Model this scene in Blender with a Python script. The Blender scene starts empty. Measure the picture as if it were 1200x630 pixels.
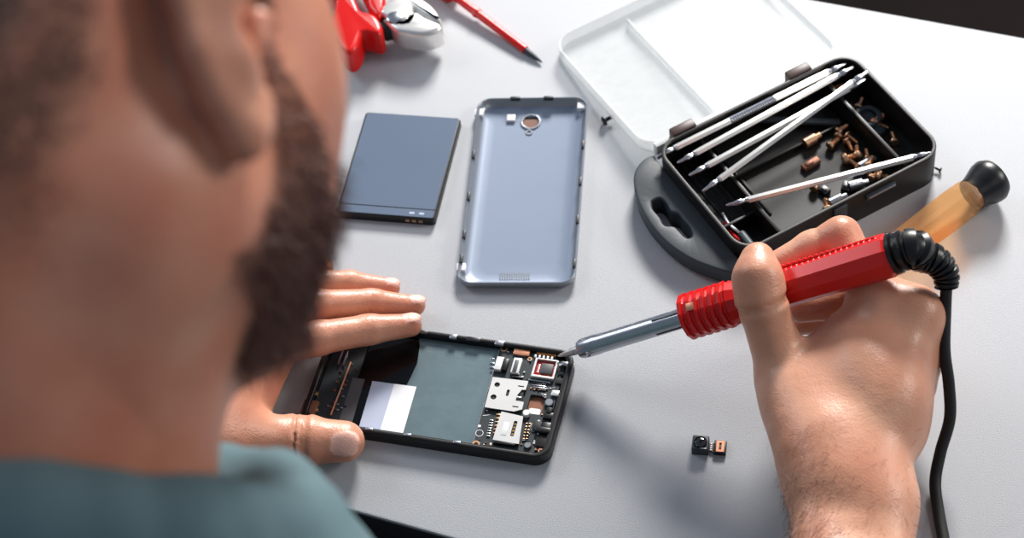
import bpy, bmesh, math, random
import numpy as np
from mathutils import Vector, Matrix
R_ = math.radians
rng = random.Random(7)
COL = bpy.context.scene.collection
SC = bpy.context.scene

# ------------------------------------------------------------------ camera
FPX, TH, RO, CH = 2300.0, R_(51.5), R_(9.5), 0.8955
CAM = Vector((0, 0, CH))
FWD = Vector((0, math.cos(TH), -math.sin(TH)))
U0 = Vector((0, math.sin(TH), math.cos(TH)))
CR = Vector((1, 0, 0)) * math.cos(RO) - U0 * math.sin(RO)
CU = Vector((1, 0, 0)) * math.sin(RO) + U0 * math.cos(RO)
def ray(px, py):
    return FWD + CR * ((px - 600) / FPX) - CU * ((py - 315) / FPX)
def PX(px, py, z=0.0):
    d = ray(px, py); return CAM + d * ((z - CH) / d.z)
def PD(px, py, dep):
    return CAM + ray(px, py) * dep
def depth(p): return (p - CAM).dot(FWD)
def proj(p):
    v = p - CAM; d = v.dot(FWD)
    return (600 + FPX * v.dot(CR) / d, 315 - FPX * v.dot(CU) / d)
cam = bpy.data.objects.new('camera', bpy.data.cameras.new('camera')); COL.objects.link(cam)
mw = Matrix((CR, CU, -FWD)).transposed().to_4x4(); mw.translation = CAM
cam.matrix_world = mw
cam.data.sensor_width = 36; cam.data.lens = FPX / 1200 * 36; cam.data.clip_start = .02
cam.data.dof.use_dof = True; cam.data.dof.focus_distance = 1.06; cam.data.dof.aperture_fstop = 8.5
SC.camera = cam

# ------------------------------------------------------------------ materials
MATS = {}
def s2l(c):
    return tuple((x / 255 / 12.92) if x <= 10 else ((x / 255 + .055) / 1.055) ** 2.4 for x in c)
def mat(name, rgb, rough=.5, metal=0., spec=.5, noise=None, bump=None, trans=0., coat=0., ior=1.45, aniso=0):
    """rgb in sRGB 0-255; noise=(scale, amount); bump=(scale, strength, distance)"""
    m = bpy.data.materials.new(name); m.use_nodes = True; nt = m.node_tree; b = nt.nodes['Principled BSDF']
    c = s2l(rgb) + (1,)
    b.inputs['Base Color'].default_value = c; b.inputs['Roughness'].default_value = rough
    b.inputs['Metallic'].default_value = metal; b.inputs['Specular IOR Level'].default_value = spec
    b.inputs['Transmission Weight'].default_value = trans; b.inputs['Coat Weight'].default_value = coat
    b.inputs['IOR'].default_value = ior
    tc = nt.nodes.new('ShaderNodeTexCoord')
    n = nt.nodes.new('ShaderNodeTexNoise'); sc, am = noise or (60, .12)
    n.inputs['Scale'].default_value = sc; n.inputs['Detail'].default_value = 3
    nt.links.new(tc.outputs['Object'], n.inputs['Vector'])
    mx = nt.nodes.new('ShaderNodeMix'); mx.data_type = 'RGBA'; mx.blend_type = 'MIX'
    mx.inputs['A'].default_value = tuple(x * (1 - am) for x in c[:3]) + (1,)
    mx.inputs['B'].default_value = tuple(min(1, x * (1 + am)) for x in c[:3]) + (1,)
    nt.links.new(n.outputs['Fac'], mx.inputs['Factor']); nt.links.new(mx.outputs['Result'], b.inputs['Base Color'])
    if bump:
        n2 = nt.nodes.new('ShaderNodeTexNoise'); n2.inputs['Scale'].default_value = bump[0]; n2.inputs['Detail'].default_value = 4
        nt.links.new(tc.outputs['Object'], n2.inputs['Vector'])
        bp = nt.nodes.new('ShaderNodeBump'); bp.inputs['Strength'].default_value = bump[1]; bp.inputs['Distance'].default_value = bump[2]
        nt.links.new(n2.outputs['Fac'], bp.inputs['Height']); nt.links.new(bp.outputs['Normal'], b.inputs['Normal'])
    MATS[name] = m; return m
mat('desk', (180, 182, 186), .55, spec=.2, bump=(1400, .5, .0004), noise=(500, .03))
mat('desk_edge', (30, 30, 32), .6)
mat('floor', (20, 15, 14), .95, spec=.1, noise=(6, .5))
mat('black', (16, 16, 18), .35)
mat('black_matte', (18, 18, 19), .6)
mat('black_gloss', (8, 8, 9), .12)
mat('case_black', (16, 13, 12), .42, noise=(40, .25))
mat('case_grey', (52, 60, 66), .5, bump=(900, .2, .0003))
mat('case_brown', (60, 38, 34), .45)
mat('red', (208, 22, 20), .27, noise=(30, .06))
mat('red_dark', (180, 20, 22), .45)
mat('chrome', (205, 206, 210), .2, 1.)
mat('steel', (176, 178, 184), .3, 1., noise=(90, .12))
mat('steel_bright', (236, 234, 230), .33, .75)
mat('tip_metal', (200, 198, 196), .42, 1., noise=(300, .3))
mat('brass', (222, 176, 140), .36, 1.)
mat('copper', (214, 150, 118), .4, .6)
mat('copper_dark', (130, 88, 70), .45, .6)
mat('gold', (222, 180, 110), .3, 1.)
mat('pcb', (34, 42, 46), .45, noise=(700, .5))
mat('orange_flex', (196, 128, 72), .5, noise=(900, .3))
mat('sticker_white', (232, 232, 236), .5)
mat('sticker_lilac', (176, 184, 206), .5)
mat('sticker_grey', (74, 74, 78), .5)
mat('plastic_white', (226, 226, 224), .4)
mat('plate', (104, 122, 128), .34, .35, noise=(70, .18), bump=(60, .25, .0012))
mat('battery_sky_sheen', (94, 108, 128), .3, noise=(20, .05))  # bluish sky reflection on the dark battery, put into its base colour
mat('cover_in', (120, 132, 152), .42, .15, noise=(25, .03))
mat('cover_rim', (150, 156, 164), .3, .6)
mat('cover_dark', (40, 46, 52), .45)
mat('frame', (24, 21, 21), .38, .1)
mat('trousers', (24, 24, 28), .9, bump=(700, .5, .001))
mat('shirt', (84, 108, 114), .85, noise=(30, .12), bump=(900, .5, .0012))
mat('hair', (18, 13, 13), .5, noise=(200, .4))
mat('beard', (84, 50, 42), .55, noise=(200, .4))
mat('arm_hair', (110, 66, 48), .5)
mat('wood', (90, 60, 40), .5)
mat('eye_white', (225, 220, 215), .2)
mat('screen_glass', (140, 110, 100), .15)

def amber():
    m = bpy.data.materials.new('amber'); m.use_nodes = True; nt = m.node_tree; b = nt.nodes['Principled BSDF']
    b.inputs['Base Color'].default_value = (.98, .66, .36, 1); b.inputs['Roughness'].default_value = .12
    b.inputs['Transmission Weight'].default_value = .55; b.inputs['IOR'].default_value = 1.3
    tr = nt.nodes.new('ShaderNodeBsdfTransparent'); tr.inputs['Color'].default_value = (1., .70, .42, 1)
    ms = nt.nodes.new('ShaderNodeMixShader'); ms.inputs[0].default_value = .78
    n = nt.nodes.new('ShaderNodeTexNoise'); n.inputs['Scale'].default_value = 30
    mr = nt.nodes.new('ShaderNodeMapRange'); mr.inputs['To Min'].default_value = .08; mr.inputs['To Max'].default_value = .18
    nt.links.new(n.outputs['Fac'], mr.inputs['Value']); nt.links.new(mr.outputs['Result'], b.inputs['Roughness'])
    nt.links.new(b.outputs[0], ms.inputs[1]); nt.links.new(tr.outputs[0], ms.inputs[2])
    nt.links.new(ms.outputs[0], nt.nodes['Material Output'].inputs['Surface']); MATS['amber'] = m
amber()
def frosted():
    m = bpy.data.materials.new('frosted'); m.use_nodes = True; nt = m.node_tree; b = nt.nodes['Principled BSDF']
    b.inputs['Base Color'].default_value = (.86, .87, .87, 1); b.inputs['Roughness'].default_value = .3
    b.inputs['Subsurface Weight'].default_value = 0
    tr = nt.nodes.new('ShaderNodeBsdfTransparent'); tr.inputs['Color'].default_value = (.95, .96, .96, 1)
    ms = nt.nodes.new('ShaderNodeMixShader')
    n = nt.nodes.new('ShaderNodeTexNoise'); n.inputs['Scale'].default_value = 14
    mr = nt.nodes.new('ShaderNodeMapRange'); mr.inputs['To Min'].default_value = .66; mr.inputs['To Max'].default_value = .74
    nt.links.new(n.outputs['Fac'], mr.inputs['Value']); nt.links.new(mr.outputs['Result'], ms.inputs[0])
    nt.links.new(b.outputs[0], ms.inputs[1]); nt.links.new(tr.outputs[0], ms.inputs[2])
    nt.links.new(ms.outputs[0], nt.nodes['Material Output'].inputs['Surface']); MATS['frosted'] = m
frosted()
def glassy():
    m = bpy.data.materials.new('lens_glass'); m.use_nodes = True; b = m.node_tree.nodes['Principled BSDF']
    b.inputs['Base Color'].default_value = (.02, .02, .025, 1); b.inputs['Roughness'].default_value = .05
    b.inputs['Coat Weight'].default_value = 1; MATS['lens_glass'] = m
glassy()
def skin():
    m = bpy.data.materials.new('skin'); m.use_nodes = True; nt = m.node_tree; b = nt.nodes['Principled BSDF']; L = nt.links.new
    def N(t, **k):
        n = nt.nodes.new(t)
        for a, v in k.items(): n.inputs[a].default_value = v
        return n
    tc = N('ShaderNodeTexCoord')
    def mixc(fac, a, bcol):
        x = nt.nodes.new('ShaderNodeMix'); x.data_type = 'RGBA'
        L(fac, x.inputs['Factor'])
        if isinstance(a, tuple): x.inputs['A'].default_value = a
        else: L(a, x.inputs['A'])
        if isinstance(bcol, tuple): x.inputs['B'].default_value = bcol
        else: L(bcol, x.inputs['B'])
        return x.outputs['Result']
    n1 = N('ShaderNodeTexNoise', Scale=22., Detail=4.); L(tc.outputs['Object'], n1.inputs['Vector'])
    r1 = N('ShaderNodeMapRange'); r1.inputs['From Min'].default_value = .35; r1.inputs['From Max'].default_value = .68; L(n1.outputs['Fac'], r1.inputs['Value'])
    base = mixc(r1.outputs['Result'], s2l((212, 160, 132)) + (1,), s2l((190, 132, 104)) + (1,))
    aR = nt.nodes.new('ShaderNodeAttribute'); aR.attribute_name = 'redness'
    base = mixc(aR.outputs['Fac'], base, s2l((184, 104, 82)) + (1,))
    aN = nt.nodes.new('ShaderNodeAttribute'); aN.attribute_name = 'nail'
    base = mixc(aN.outputs['Fac'], base, s2l((228, 176, 160)) + (1,))
    aS = nt.nodes.new('ShaderNodeAttribute'); aS.attribute_name = 'stubble'
    n2 = N('ShaderNodeTexNoise', Scale=420., Detail=3.); L(tc.outputs['Object'], n2.inputs['Vector'])
    r2 = N('ShaderNodeMapRange'); r2.inputs['From Min'].default_value = .3; r2.inputs['From Max'].default_value = .6; r2.inputs['To Min'].default_value = .45; r2.inputs['To Max'].default_value = 1.; L(n2.outputs['Fac'], r2.inputs['Value'])
    ml = nt.nodes.new('ShaderNodeMath'); ml.operation = 'MULTIPLY'; L(aS.outputs['Fac'], ml.inputs[0]); L(r2.outputs['Result'], ml.inputs[1])
    base = mixc(ml.outputs[0], base, s2l((34, 24, 22)) + (1,))
    L(base, b.inputs['Base Color'])
    b.inputs['Roughness'].default_value = .4; b.inputs['Specular IOR Level'].default_value = .45
    b.inputs['Subsurface Weight'].default_value = .12; b.inputs['Subsurface Radius'].default_value = (1., .35, .2); b.inputs['Subsurface Scale'].default_value = .004
    v = N('ShaderNodeTexVoronoi', Scale=900.); L(tc.outputs['Object'], v.inputs['Vector'])
    n3 = N('ShaderNodeTexNoise', Scale=160., Detail=5.); L(tc.outputs['Object'], n3.inputs['Vector'])
    ad = nt.nodes.new('ShaderNodeMath'); ad.operation = 'MULTIPLY_ADD'; ad.inputs[1].default_value = .3; L(v.outputs['Distance'], ad.inputs[0]); L(n3.outputs['Fac'], ad.inputs[2])
    bp = N('ShaderNodeBump', Strength=.35, Distance=.0009); L(ad.outputs[0], bp.inputs['Height']); L(bp.outputs['Normal'], b.inputs['Normal'])
    MATS['skin'] = m
skin()

# ------------------------------------------------------------------ object helpers
def thing(name, label, cat, loc=(0, 0, 0), rz=0., group=None):
    o = bpy.data.objects.new(name, None); COL.objects.link(o); o.empty_display_size = .01
    o.location = loc; o.rotation_euler = (0, 0, rz)
    o['label'] = label; o['category'] = cat
    if group: o['group'] = group
    o['_'] = 0; del o['_']
    return o
WM = {}
def wm(o):
    """world matrix of an object from its own loc/rot and parents (no depsgraph)"""
    m = Matrix.LocRotScale(o.location, o.rotation_euler, o.scale)
    return wm(o.parent) @ m if o.parent else m
def obj(name, bm, m, parent=None, world=False, smooth=40, label=None):
    me = bpy.data.meshes.new(name)
    if world and parent is not None: bm.transform(wm(parent).inverted())
    bmesh.ops.recalc_face_normals(bm, faces=bm.faces)
    bm.to_mesh(me); bm.free()
    me.materials.append(MATS[m] if isinstance(m, str) else m)
    if smooth:
        me.polygons.foreach_set('use_smooth', [True] * len(me.polygons))
        me.set_sharp_from_angle(angle=R_(smooth))
    o = bpy.data.objects.new(name, me); COL.objects.link(o)
    if parent is not None: o.parent = parent
    if label: o['label'] = label
    return o
def dup(o, parent=None):
    c = o.copy(); COL.objects.link(c)
    if parent is not None: c.parent = parent
    for ch in [x for x in COL.objects if x.parent == o]: dup(ch, c)
    return c
def T(*v): return Matrix.Translation(v)
def Rz(a): return Matrix.Rotation(a, 4, 'Z')
def add_box(bm, x0, x1, y0, y1, z0, z1, bev=0., M=None, seg=2):
    r = bmesh.ops.create_cube(bm, size=1)
    vs = r['verts']
    for v in vs:
        v.co = Vector(((x0 + x1) / 2 + v.co.x * (x1 - x0), (y0 + y1) / 2 + v.co.y * (y1 - y0), (z0 + z1) / 2 + v.co.z * (z1 - z0)))
    if bev > 0:
        es = list({e for v in vs for e in v.link_edges})
        b = min(bev, .45 * min(x1 - x0, y1 - y0, z1 - z0))
        r2 = bmesh.ops.bevel(bm, geom=es, offset=b, segments=seg, profile=.5, affect='EDGES'); vs = list({v for f in r2['faces'] for v in f.verts} | {v for v in vs if v.is_valid})
    if M is not None: bmesh.ops.transform(bm, matrix=M, verts=vs)
    return bm
def bx(*a, **k): return add_box(bmesh.new(), *a, **k)
def rr(x0, x1, y0, y1, r, n=6):
    pts = []
    for cx, cy, a0 in ((x1 - r, y1 - r, 0), (x0 + r, y1 - r, 90), (x0 + r, y0 + r, 180), (x1 - r, y0 + r, 270)):
        for i in range(n + 1):
            a = R_(a0 + 90 * i / n); pts.append((cx + r * math.cos(a), cy + r * math.sin(a)))
    return pts
def circ(cx, cy, r, n=20, ry=None):
    return [(cx + r * math.cos(2 * math.pi * i / n), cy + (ry or r) * math.sin(2 * math.pi * i / n)) for i in range(n)]
def add_plate(bm, outer, holes, z0, z1, bev=0., M=None):
    """polygon with holes extruded from z0 to z1"""
    t = bmesh.new(); es = []
    for loop in [outer] + list(holes):
        vs = [t.verts.new((p[0], p[1], z0)) for p in loop]
        for i in range(len(vs)): es.append(t.edges.new((vs[i - 1], vs[i])))
    if holes:
        bmesh.ops.triangle_fill(t, use_beauty=True, use_dissolve=False, edges=es, normal=(0, 0, 1))
    else:
        t.faces.new(list(t.verts))
    r = bmesh.ops.extrude_face_region(t, geom=list(t.faces))
    bmesh.ops.translate(t, verts=[g for g in r['geom'] if isinstance(g, bmesh.types.BMVert)], vec=(0, 0, z1 - z0))
    bmesh.ops.recalc_face_normals(t, faces=t.faces)
    if bev > 0:
        top = [e for e in t.edges if all(abs(v.co.z - z1) < 1e-7 for v in e.verts) and any(abs(f.normal.z) < .3 for f in e.link_faces)]
        bmesh.ops.bevel(t, geom=top, offset=bev, segments=3, profile=.5, affect='EDGES')
    if M is not None: t.transform(M)
    tmp = bpy.data.meshes.new('t'); t.to_mesh(tmp); t.free(); bm.from_mesh(tmp); bpy.data.meshes.remove(tmp)
    return bm
def plate(*a, **k): return add_plate(bmesh.new(), *a, **k)
def add_lathe(bm, prof, n=32, M=None, cap=True):
    """prof: list of (r, z); axis Z"""
    rings = []; allv = []
    for r, z in prof:
        ring = [bm.verts.new((r * math.cos(2 * math.pi * i / n), r * math.sin(2 * math.pi * i / n), z)) for i in range(n)]
        rings.append(ring); allv += ring
    for a, b in zip(rings, rings[1:]):
        for i in range(n): bm.faces.new((a[i - 1], a[i], b[i], b[i - 1]))
    if cap:
        bm.faces.new(rings[0]); bm.faces.new(rings[-1])
    if M is not None:
        for v in allv: v.co = M @ v.co
    return bm
def lathe(*a, **k): return add_lathe(bmesh.new(), *a, **k)
def axisM(a, b, up=None):
    """matrix with Z from a to b, origin a"""
    z = (b - a).normalized(); up = up or Vector((0, 0, 1))
    x = up.cross(z)
    if x.length < 1e-4: x = Vector((1, 0, 0))
    x.normalize(); y = z.cross(x)
    m = Matrix((x, y, z)).transposed().to_4x4(); m.translation = a; return m
def catmull(P, n=8):
    P = [Vector(p) for p in P]; Q = [P[0] * 2 - P[1]] + P + [P[-1] * 2 - P[-2]]; out = []
    for i in range(1, len(Q) - 2):
        for k in range(n):
            t = k / n; a, b, c, d = Q[i - 1:i + 3]
            out.append(.5 * ((2 * b) + (c - a) * t + (2 * a - 5 * b + 4 * c - d) * t * t + (3 * b - a - 3 * c + d) * t ** 3))
    out.append(P[-1]); return out
def add_tube(bm, pts, rad, n=12):
    pts = [Vector(p) for p in pts]; rings = []
    up = Vector((.31, .17, .93)).normalized(); prev = None
    for i, p in enumerate(pts):
        t = (pts[min(i + 1, len(pts) - 1)] - pts[max(i - 1, 0)]).normalized()
        x = (prev - t * prev.dot(t)) if prev is not None else up.cross(t)
        x.normalize(); prev = x; y = t.cross(x)
        r = rad(i / (len(pts) - 1)) if callable(rad) else rad
        rings.append([bm.verts.new(p + x * (r * math.cos(2 * math.pi * k / n)) + y * (r * math.sin(2 * math.pi * k / n))) for k in range(n)])
    for a, b in zip(rings, rings[1:]):
        for i in range(n): bm.faces.new((a[i - 1], a[i], b[i], b[i - 1]))
    bm.faces.new(rings[0]); bm.faces.new(rings[-1]); return bm
def tube(*a, **k): return add_tube(bmesh.new(), *a, **k)

class Fr:
    """ground frame: origin, x axis angle; converts pixels (seen at height z) to local x, y"""
    def __init__(s, o, ang): s.o = Vector((o[0], o[1], 0)); s.a = ang; s.M = T(*s.o) @ Rz(ang); s.I = s.M.inverted()
    def L(s, px, py, z=0.):
        p = s.I @ PX(px, py, z); return (p.x, p.y)
    def W(s, x, y, z=0.): return s.M @ Vector((x, y, z))
# ------------------------------------------------------------------ desk and floor
DA = R_(-27.9)
dn = Vector((-math.sin(DA), math.cos(DA), 0)); dd_ = Vector((math.cos(DA), math.sin(DA), 0))
far = (PX(945, 0) + PX(1200, 42)) / 2; near = (PX(235, 545) + PX(520, 630)) / 2
dep = (far - near).dot(dn)
DF = Fr(near, DA)
desk = thing('desk', 'white speckled desk top under the phone, tool case and hands', 'desk', near, DA)
desk.location.z = -.74
x0 = -.62; x1 = 1.0
obj('desk_top', bx(x0, x1, 0, dep, .712 + .0, .740, .0015), 'desk', desk)
obj('desk_edge_band', bx(x0 + .002, x1 - .002, -.0006, .0004, .7125, .7385, .0002), 'desk_edge', desk)
for lx in (x0 + .06, x1 - .06):
    for ly in (.05, dep - .05):
        obj('leg', bx(lx - .02, lx + .02, ly - .02, ly + .02, 0, .712, .003), 'desk_edge', desk)
obj('rail', bx(x0 + .08, x1 - .08, dep - .06, dep - .04, .64, .712, .002), 'desk_edge', desk)
fl = obj('floor', bx(-3, 3, -2.5, 4, -.76, -.74), 'floor', None); fl['kind'] = 'structure'

# ------------------------------------------------------------------ lights
def area(name, loc, target, size, power, col):
    l = bpy.data.lights.new(name, 'AREA'); l.shape = 'RECTANGLE'; l.size = size[0]; l.size_y = size[1]; l.energy = power; l.color = col
    o = bpy.data.objects.new(name, l); COL.objects.link(o); o.location = loc
    o.rotation_euler = (Vector(target) - Vector(loc)).to_track_quat('-Z', 'Y').to_euler(); return o
area('window_light', (1.35, 4.0, 2.05), (.05, .7, 0), (1.1, .9), 345, (1., .97, .93))
area('side_window_light', (-1.5, 2.2, 1.5), (0, .7, 0), (1.0, .8), 18, (.88, .94, 1.))
area('right_side_light', (2.3, .75, 1.2), (.1, .7, 0), (.7, .6), 30, (1., .96, .9))  # unseen light added on the right for leftward shadows and the amber glow
area('room_light', (1.4, -.9, 1.9), (0, .5, .2), (1.2, 1.2), 5, (1., .93, .85))
w = bpy.data.worlds.new('world'); SC.world = w; w.use_nodes = True
w.node_tree.nodes['Background'].inputs[0].default_value = (.62, .76, 1., 1); w.node_tree.nodes['Background'].inputs[1].default_value = .26
SC.view_settings.view_transform = 'Standard'; SC.view_settings.look = 'None'; SC.view_settings.gamma = 1; SC.view_settings.exposure = -.08
SC.view_settings.use_curve_mapping = False
# ------------------------------------------------------------------ opened phone
zt = .0092
ptr, pbr = PX(675.8, 414.3, zt), PX(641.6, 534, zt)
pa = R_(-21.2)
ex = Vector((math.cos(pa), math.sin(pa), 0))
PLn, PW = .142, .072
pc = (ptr + pbr) / 2 - ex * (PLn / 2); pc.z = 0
PF = Fr(pc, pa)
phone = thing('smartphone', 'opened phone with bare circuit board, held between left fingers and thumb', 'phone', pc, pa)
hx, hy = PLn / 2, PW / 2
# outer frame: shell ring plus back glass
bm = bmesh.new()
out = rr(-hx, hx, -hy, hy, .009, 8)
add_plate(bm, out, [rr(-hx + .0032, hx - .0032, -hy + .0026, hy - .0026, .006, 6)], .0006, zt, .0008)
add_plate(bm, rr(-hx + .001, hx - .001, -hy + .001, hy - .001, .008, 6), [], .0, .0040)
fr_ = obj('frame', bm, 'frame', phone)
# thin bright inner rim line and rim clips
bm = bmesh.new()
add_plate(bm, rr(-hx + .0032, hx - .0032, -hy + .0026, hy - .0026, .006, 6), [rr(-hx + .0037, hx - .0037, -hy + .0031, hy - .0031, .0056, 6)], .004, zt - .0008)
obj('inner_rim', bm, 'black', phone)
for cxp, w_ in ((-.018, .003), (.0, .002), (.012, .004), (.027, .0025)):
    obj('clip', bx(cxp - w_, cxp + w_, hy - .0034, hy - .0006, zt - .001, zt + .0006, .0002), 'steel' if w_ < .0026 else 'black', phone)
for cxp in (-.03, -.008, .02):
    obj('clip', bx(cxp - .002, cxp + .002, -hy + .0012, -hy + .0026, zt - .001, zt + .0004, .0002), 'steel', phone)
def L9(x, y, z=.006): return PF.L(x, y, z)
# screen back plate (battery bay)
xl = L9(493, 392)[0]; xr = L9(570, 465)[0]
pxr = (L9(587, 405)[0] + L9(553, 524)[0]) / 2
obj('battery_bay', plate(rr(-hx + .030, pxr + .002, -hy + .0033, hy - .0033, .001), [], .004, .0052), 'plate', phone)
# head's dark reflection in the plate, built as a black sheet, curved right edge
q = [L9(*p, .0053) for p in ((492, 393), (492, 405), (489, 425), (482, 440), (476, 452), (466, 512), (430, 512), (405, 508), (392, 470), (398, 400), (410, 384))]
refl_outline = [(-hx + .024, -hy + .0036), ] + [(min(x, pxr - .001), max(-hy + .0036, min(hy - .0036, y))) for x, y in q[5::-1]] + [(-hx + .024, hy - .0036)]
obj('head_reflection', plate(refl_outline, [], .0052, .0055), 'black_gloss', phone)
def quad(pts, z): return [L9(x, y, z) for x, y in pts]
z3 = lambda x, y: (340 + x / 3.317, 370 + y / 3.317)
z4 = lambda x, y: (540 + x / 3.94, 390 + y / 3.94)
obj('label', plate(quad([z3(320, 253), z3(405, 264), z3(345, 459), z3(262, 450)], .0057), [], .0055, .0058), 'sticker_lilac', phone, smooth=0, label='pale lilac half of the label')
obj('label', plate(quad([z3(405, 264), z3(491, 275), z3(435, 469), z3(345, 459)], .0057), [], .0055, .0058), 'sticker_white', phone, smooth=0, label='white half of the label')
obj('label_strip', plate(quad([z3(243, 240), z3(290, 246), z3(240, 416), z3(190, 406)], .0057), [], .0055, .0058), 'sticker_grey', phone, smooth=0)
# left sub board
sb = obj('charging_board', plate(rr(-hx + .0042, -hx + .0235, -hy + .004, hy - .004, .002), [], .004, .0056), 'pcb', phone)
lx_, ly_ = L9(*z3(75, 352), .008)
bm = bx(lx_ - .0042, lx_ + .0042, ly_ - .0045, ly_ + .0045, .0056, .0084, .0006)
add_box(bm, lx_ - .003, lx_ - .001, ly_ + .0046, ly_ + .006, .0056, .007); add_box(bm, lx_ + .001, lx_ + .003, ly_ - .006, ly_ - .0046, .0056, .007)
obj('usb_port', bm, 'copper_dark', sb)
a, b = L9(*z3(236, 180), .006), L9(*z3(158, 385), .006)
obj('copper_strip', tube([(a[0], a[1], .0062), (b[0], b[1], .0062)], .0005, n=6), 'copper', sb)
for dx in (0, .003):
    a, b = L9(*z3(206, 135), .007), L9(*z3(182, 190), .007)
    obj('antenna_spring', bx(a[0] - .0006 + dx, a[0] + .0006 + dx, b[1], a[1], .0056, .0076, .0002), 'steel', sb)
for (x, y, s) in ((97, 298, .0016), (104, 338, .0012), (100, 362, .0012)):
    cx, cy = L9(*z3(x, y), .007)
    obj('solder_pad', bx(cx - s, cx + s, cy - s * .8, cy + s * .8, .0056, .0068, .0003), 'gold', sb)
for i in range(22):
    cx = rng.uniform(-hx + .012, -hx + .0225); cy = rng.uniform(-hy + .01, hy - .012)
    if abs(cx - lx_) < .006 and abs(cy - ly_) < .007: continue
    s = rng.uniform(.0004, .0009)
    obj('capacitor', bx(cx - s, cx + s, cy - s * .7, cy + s * .7, .0055, .0063, .0001), rng.choice(['copper_dark', 'black', 'steel']), sb, smooth=0)
# ---- main board
pcbM = [L9(587, 402, .0065), ]
bx0t, by = L9(586, 405, .0065)
xa, xb = L9(587, 404, .0065)[0], L9(553, 524, .0065)[0]
X1 = hx - .0048; Y1 = hy - .0035
win = rr(*sorted((L9(*z4(318, 300), .0065)[0], L9(*z4(378, 345), .0065)[0])), *sorted((L9(*z4(345, 285), .0065)[1], L9(*z4(330, 372), .0065)[1])), .0008, 3)
outl = [(xa, Y1), (X1 - .008, Y1), (X1 - .003, Y1 - .003), (X1, Y1 - .009), (X1, -Y1 + .006), (X1 - .005, -Y1), (xb, -Y1)]
pcb = obj('circuit_board', plate(outl, [win], .0048, .0064, 0), 'pcb', phone, smooth=0)
obj('board_edge_line', tube([(xa - .0002, Y1 - .001, .0062), (xb - .0002, -Y1 + .001, .0062)], .0003, n=6), 'steel', pcb)
obj('window_tape', plate([(x * 1, y) for x, y in win], [], .0042, .0046), 'copper_dark', pcb)
wx = [p[0] for p in win]; wy = [p[1] for p in win]
obj('paper_tab', plate(rr(min(wx) + .001, max(wx) - .001, min(wy) + .0005, min(wy) + .0045, .001, 3), [], .0046, .0050), 'sticker_white', pcb)
ZB = .0064
def comp(name, c, w_, h_, z1, m, bev=.0003, z0=ZB, zoom=z4, parent=None, rad=0, ang=0, label=None):
    cx, cy = L9(*zoom(*c), (z0 + z1) / 2 + .0002)
    M = T(cx, cy, 0) @ Rz(ang)
    if rad: b = plate(rr(-w_ / 2, w_ / 2, -h_ / 2, h_ / 2, rad, 3), [], z0, z1, bev, M=M)
    else: b = bx(-w_ / 2, w_ / 2, -h_ / 2, h_ / 2, z0, z1, bev, M=M)
    return obj(name, b, m, parent or pcb, label=label)
def ringc(name, c, ro, ri, m):
    cx, cy = L9(*z4(*c), ZB + .0003)
    o = obj(name, plate(circ(cx, cy, ro), [circ(cx, cy, ri)], ZB, ZB + .0004), m, pcb)
    obj('screw_hole', plate(circ(cx, cy, ri), [], ZB, ZB + .0002), 'black', pcb)
ringc('screw_ring', (200, 72), .0022, .0011, 'brass'); ringc('screw_ring', (70, 512), .0022, .0011, 'brass')
ringc('screw_ring', (368, 543), .0014, .0007, 'copper'); ringc('screw_ring', (318, 120), .0014, .0007, 'brass')
comp('copper_pad', (282, 87), .0092, .0046, .0078, 'copper', .0004)
comp('flex_connector', (398, 87), .0115, .0042, .0072, 'orange_flex', .0004, rad=.001)
cx, cy = L9(*z4(382, 88), .0073)
obj('flex_contact', plate(circ(cx, cy, .0011), [circ(cx, cy, .0006)], .0072, .0075), 'brass', pcb)
for i in range(5): comp('pin', (345 + i * 19, 106 + i * 2.5), .0012, .0018, .0078, 'plastic_white', .0003)
comp('switch_body', (178, 142), .0042, .0088, .0086, 'plastic_white', .0004)
comp('switch_slider', (204, 148), .0032, .0080, .0088, 'black', .0003)
for i in range(3): comp('switch_pin', (146, 118 + i * 20), .0022, .0008, .0070, 'steel', .0001)
comp('ribbon_connector', (257, 152), .0048, .0102, .0084, 'plastic_white', .0004)
comp('connector_latch', (254, 155), .0022, .0080, .0090, 'sticker_grey', .0002)
comp('connector_latch', (262, 205), .0060, .0012, .0078, 'black', .0002)
# shielded chip
cx, cy = L9(*z4(388, 168), .0075)
sh = obj('chip_shield', plate(rr(cx - .0066, cx + .0066, cy - .0064, cy + .0064, .0006, 3), [rr(cx - .0054, cx + .0054, cy - .0050, cy + .0056, .0004, 3)], ZB, .0086, .0002), 'steel_bright', pcb)
obj('chip_carrier', bx(cx - .0052, cx + .0052, cy - .0048, cy + .0054, ZB, .0071, .0002), 'red_dark', pcb)
obj('processor_chip', bx(cx - .0024, cx + .0046, cy - .0032, cy + .0034, .0071, .0088, .0004), 'sticker_grey', pcb, label='dark square chip on the red carrier')
for i in range(5): obj('chip_pin', bx(cx - .0042, cx - .0030, cy - .0026 + i * .0012, cy - .0020 + i * .0012, .0071, .0078, .0001), 'steel_bright', pcb)
for i in range(3): obj('chip_pin', bx(cx - .0020 + i * .0022, cx - .0013 + i * .0022, cy - .0042, cy - .0036, .0071, .0076, .0001), 'gold', pcb)
comp('shield_foot', (362, 222), .0125, .0010, .0074, 'steel', .0002)
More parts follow.
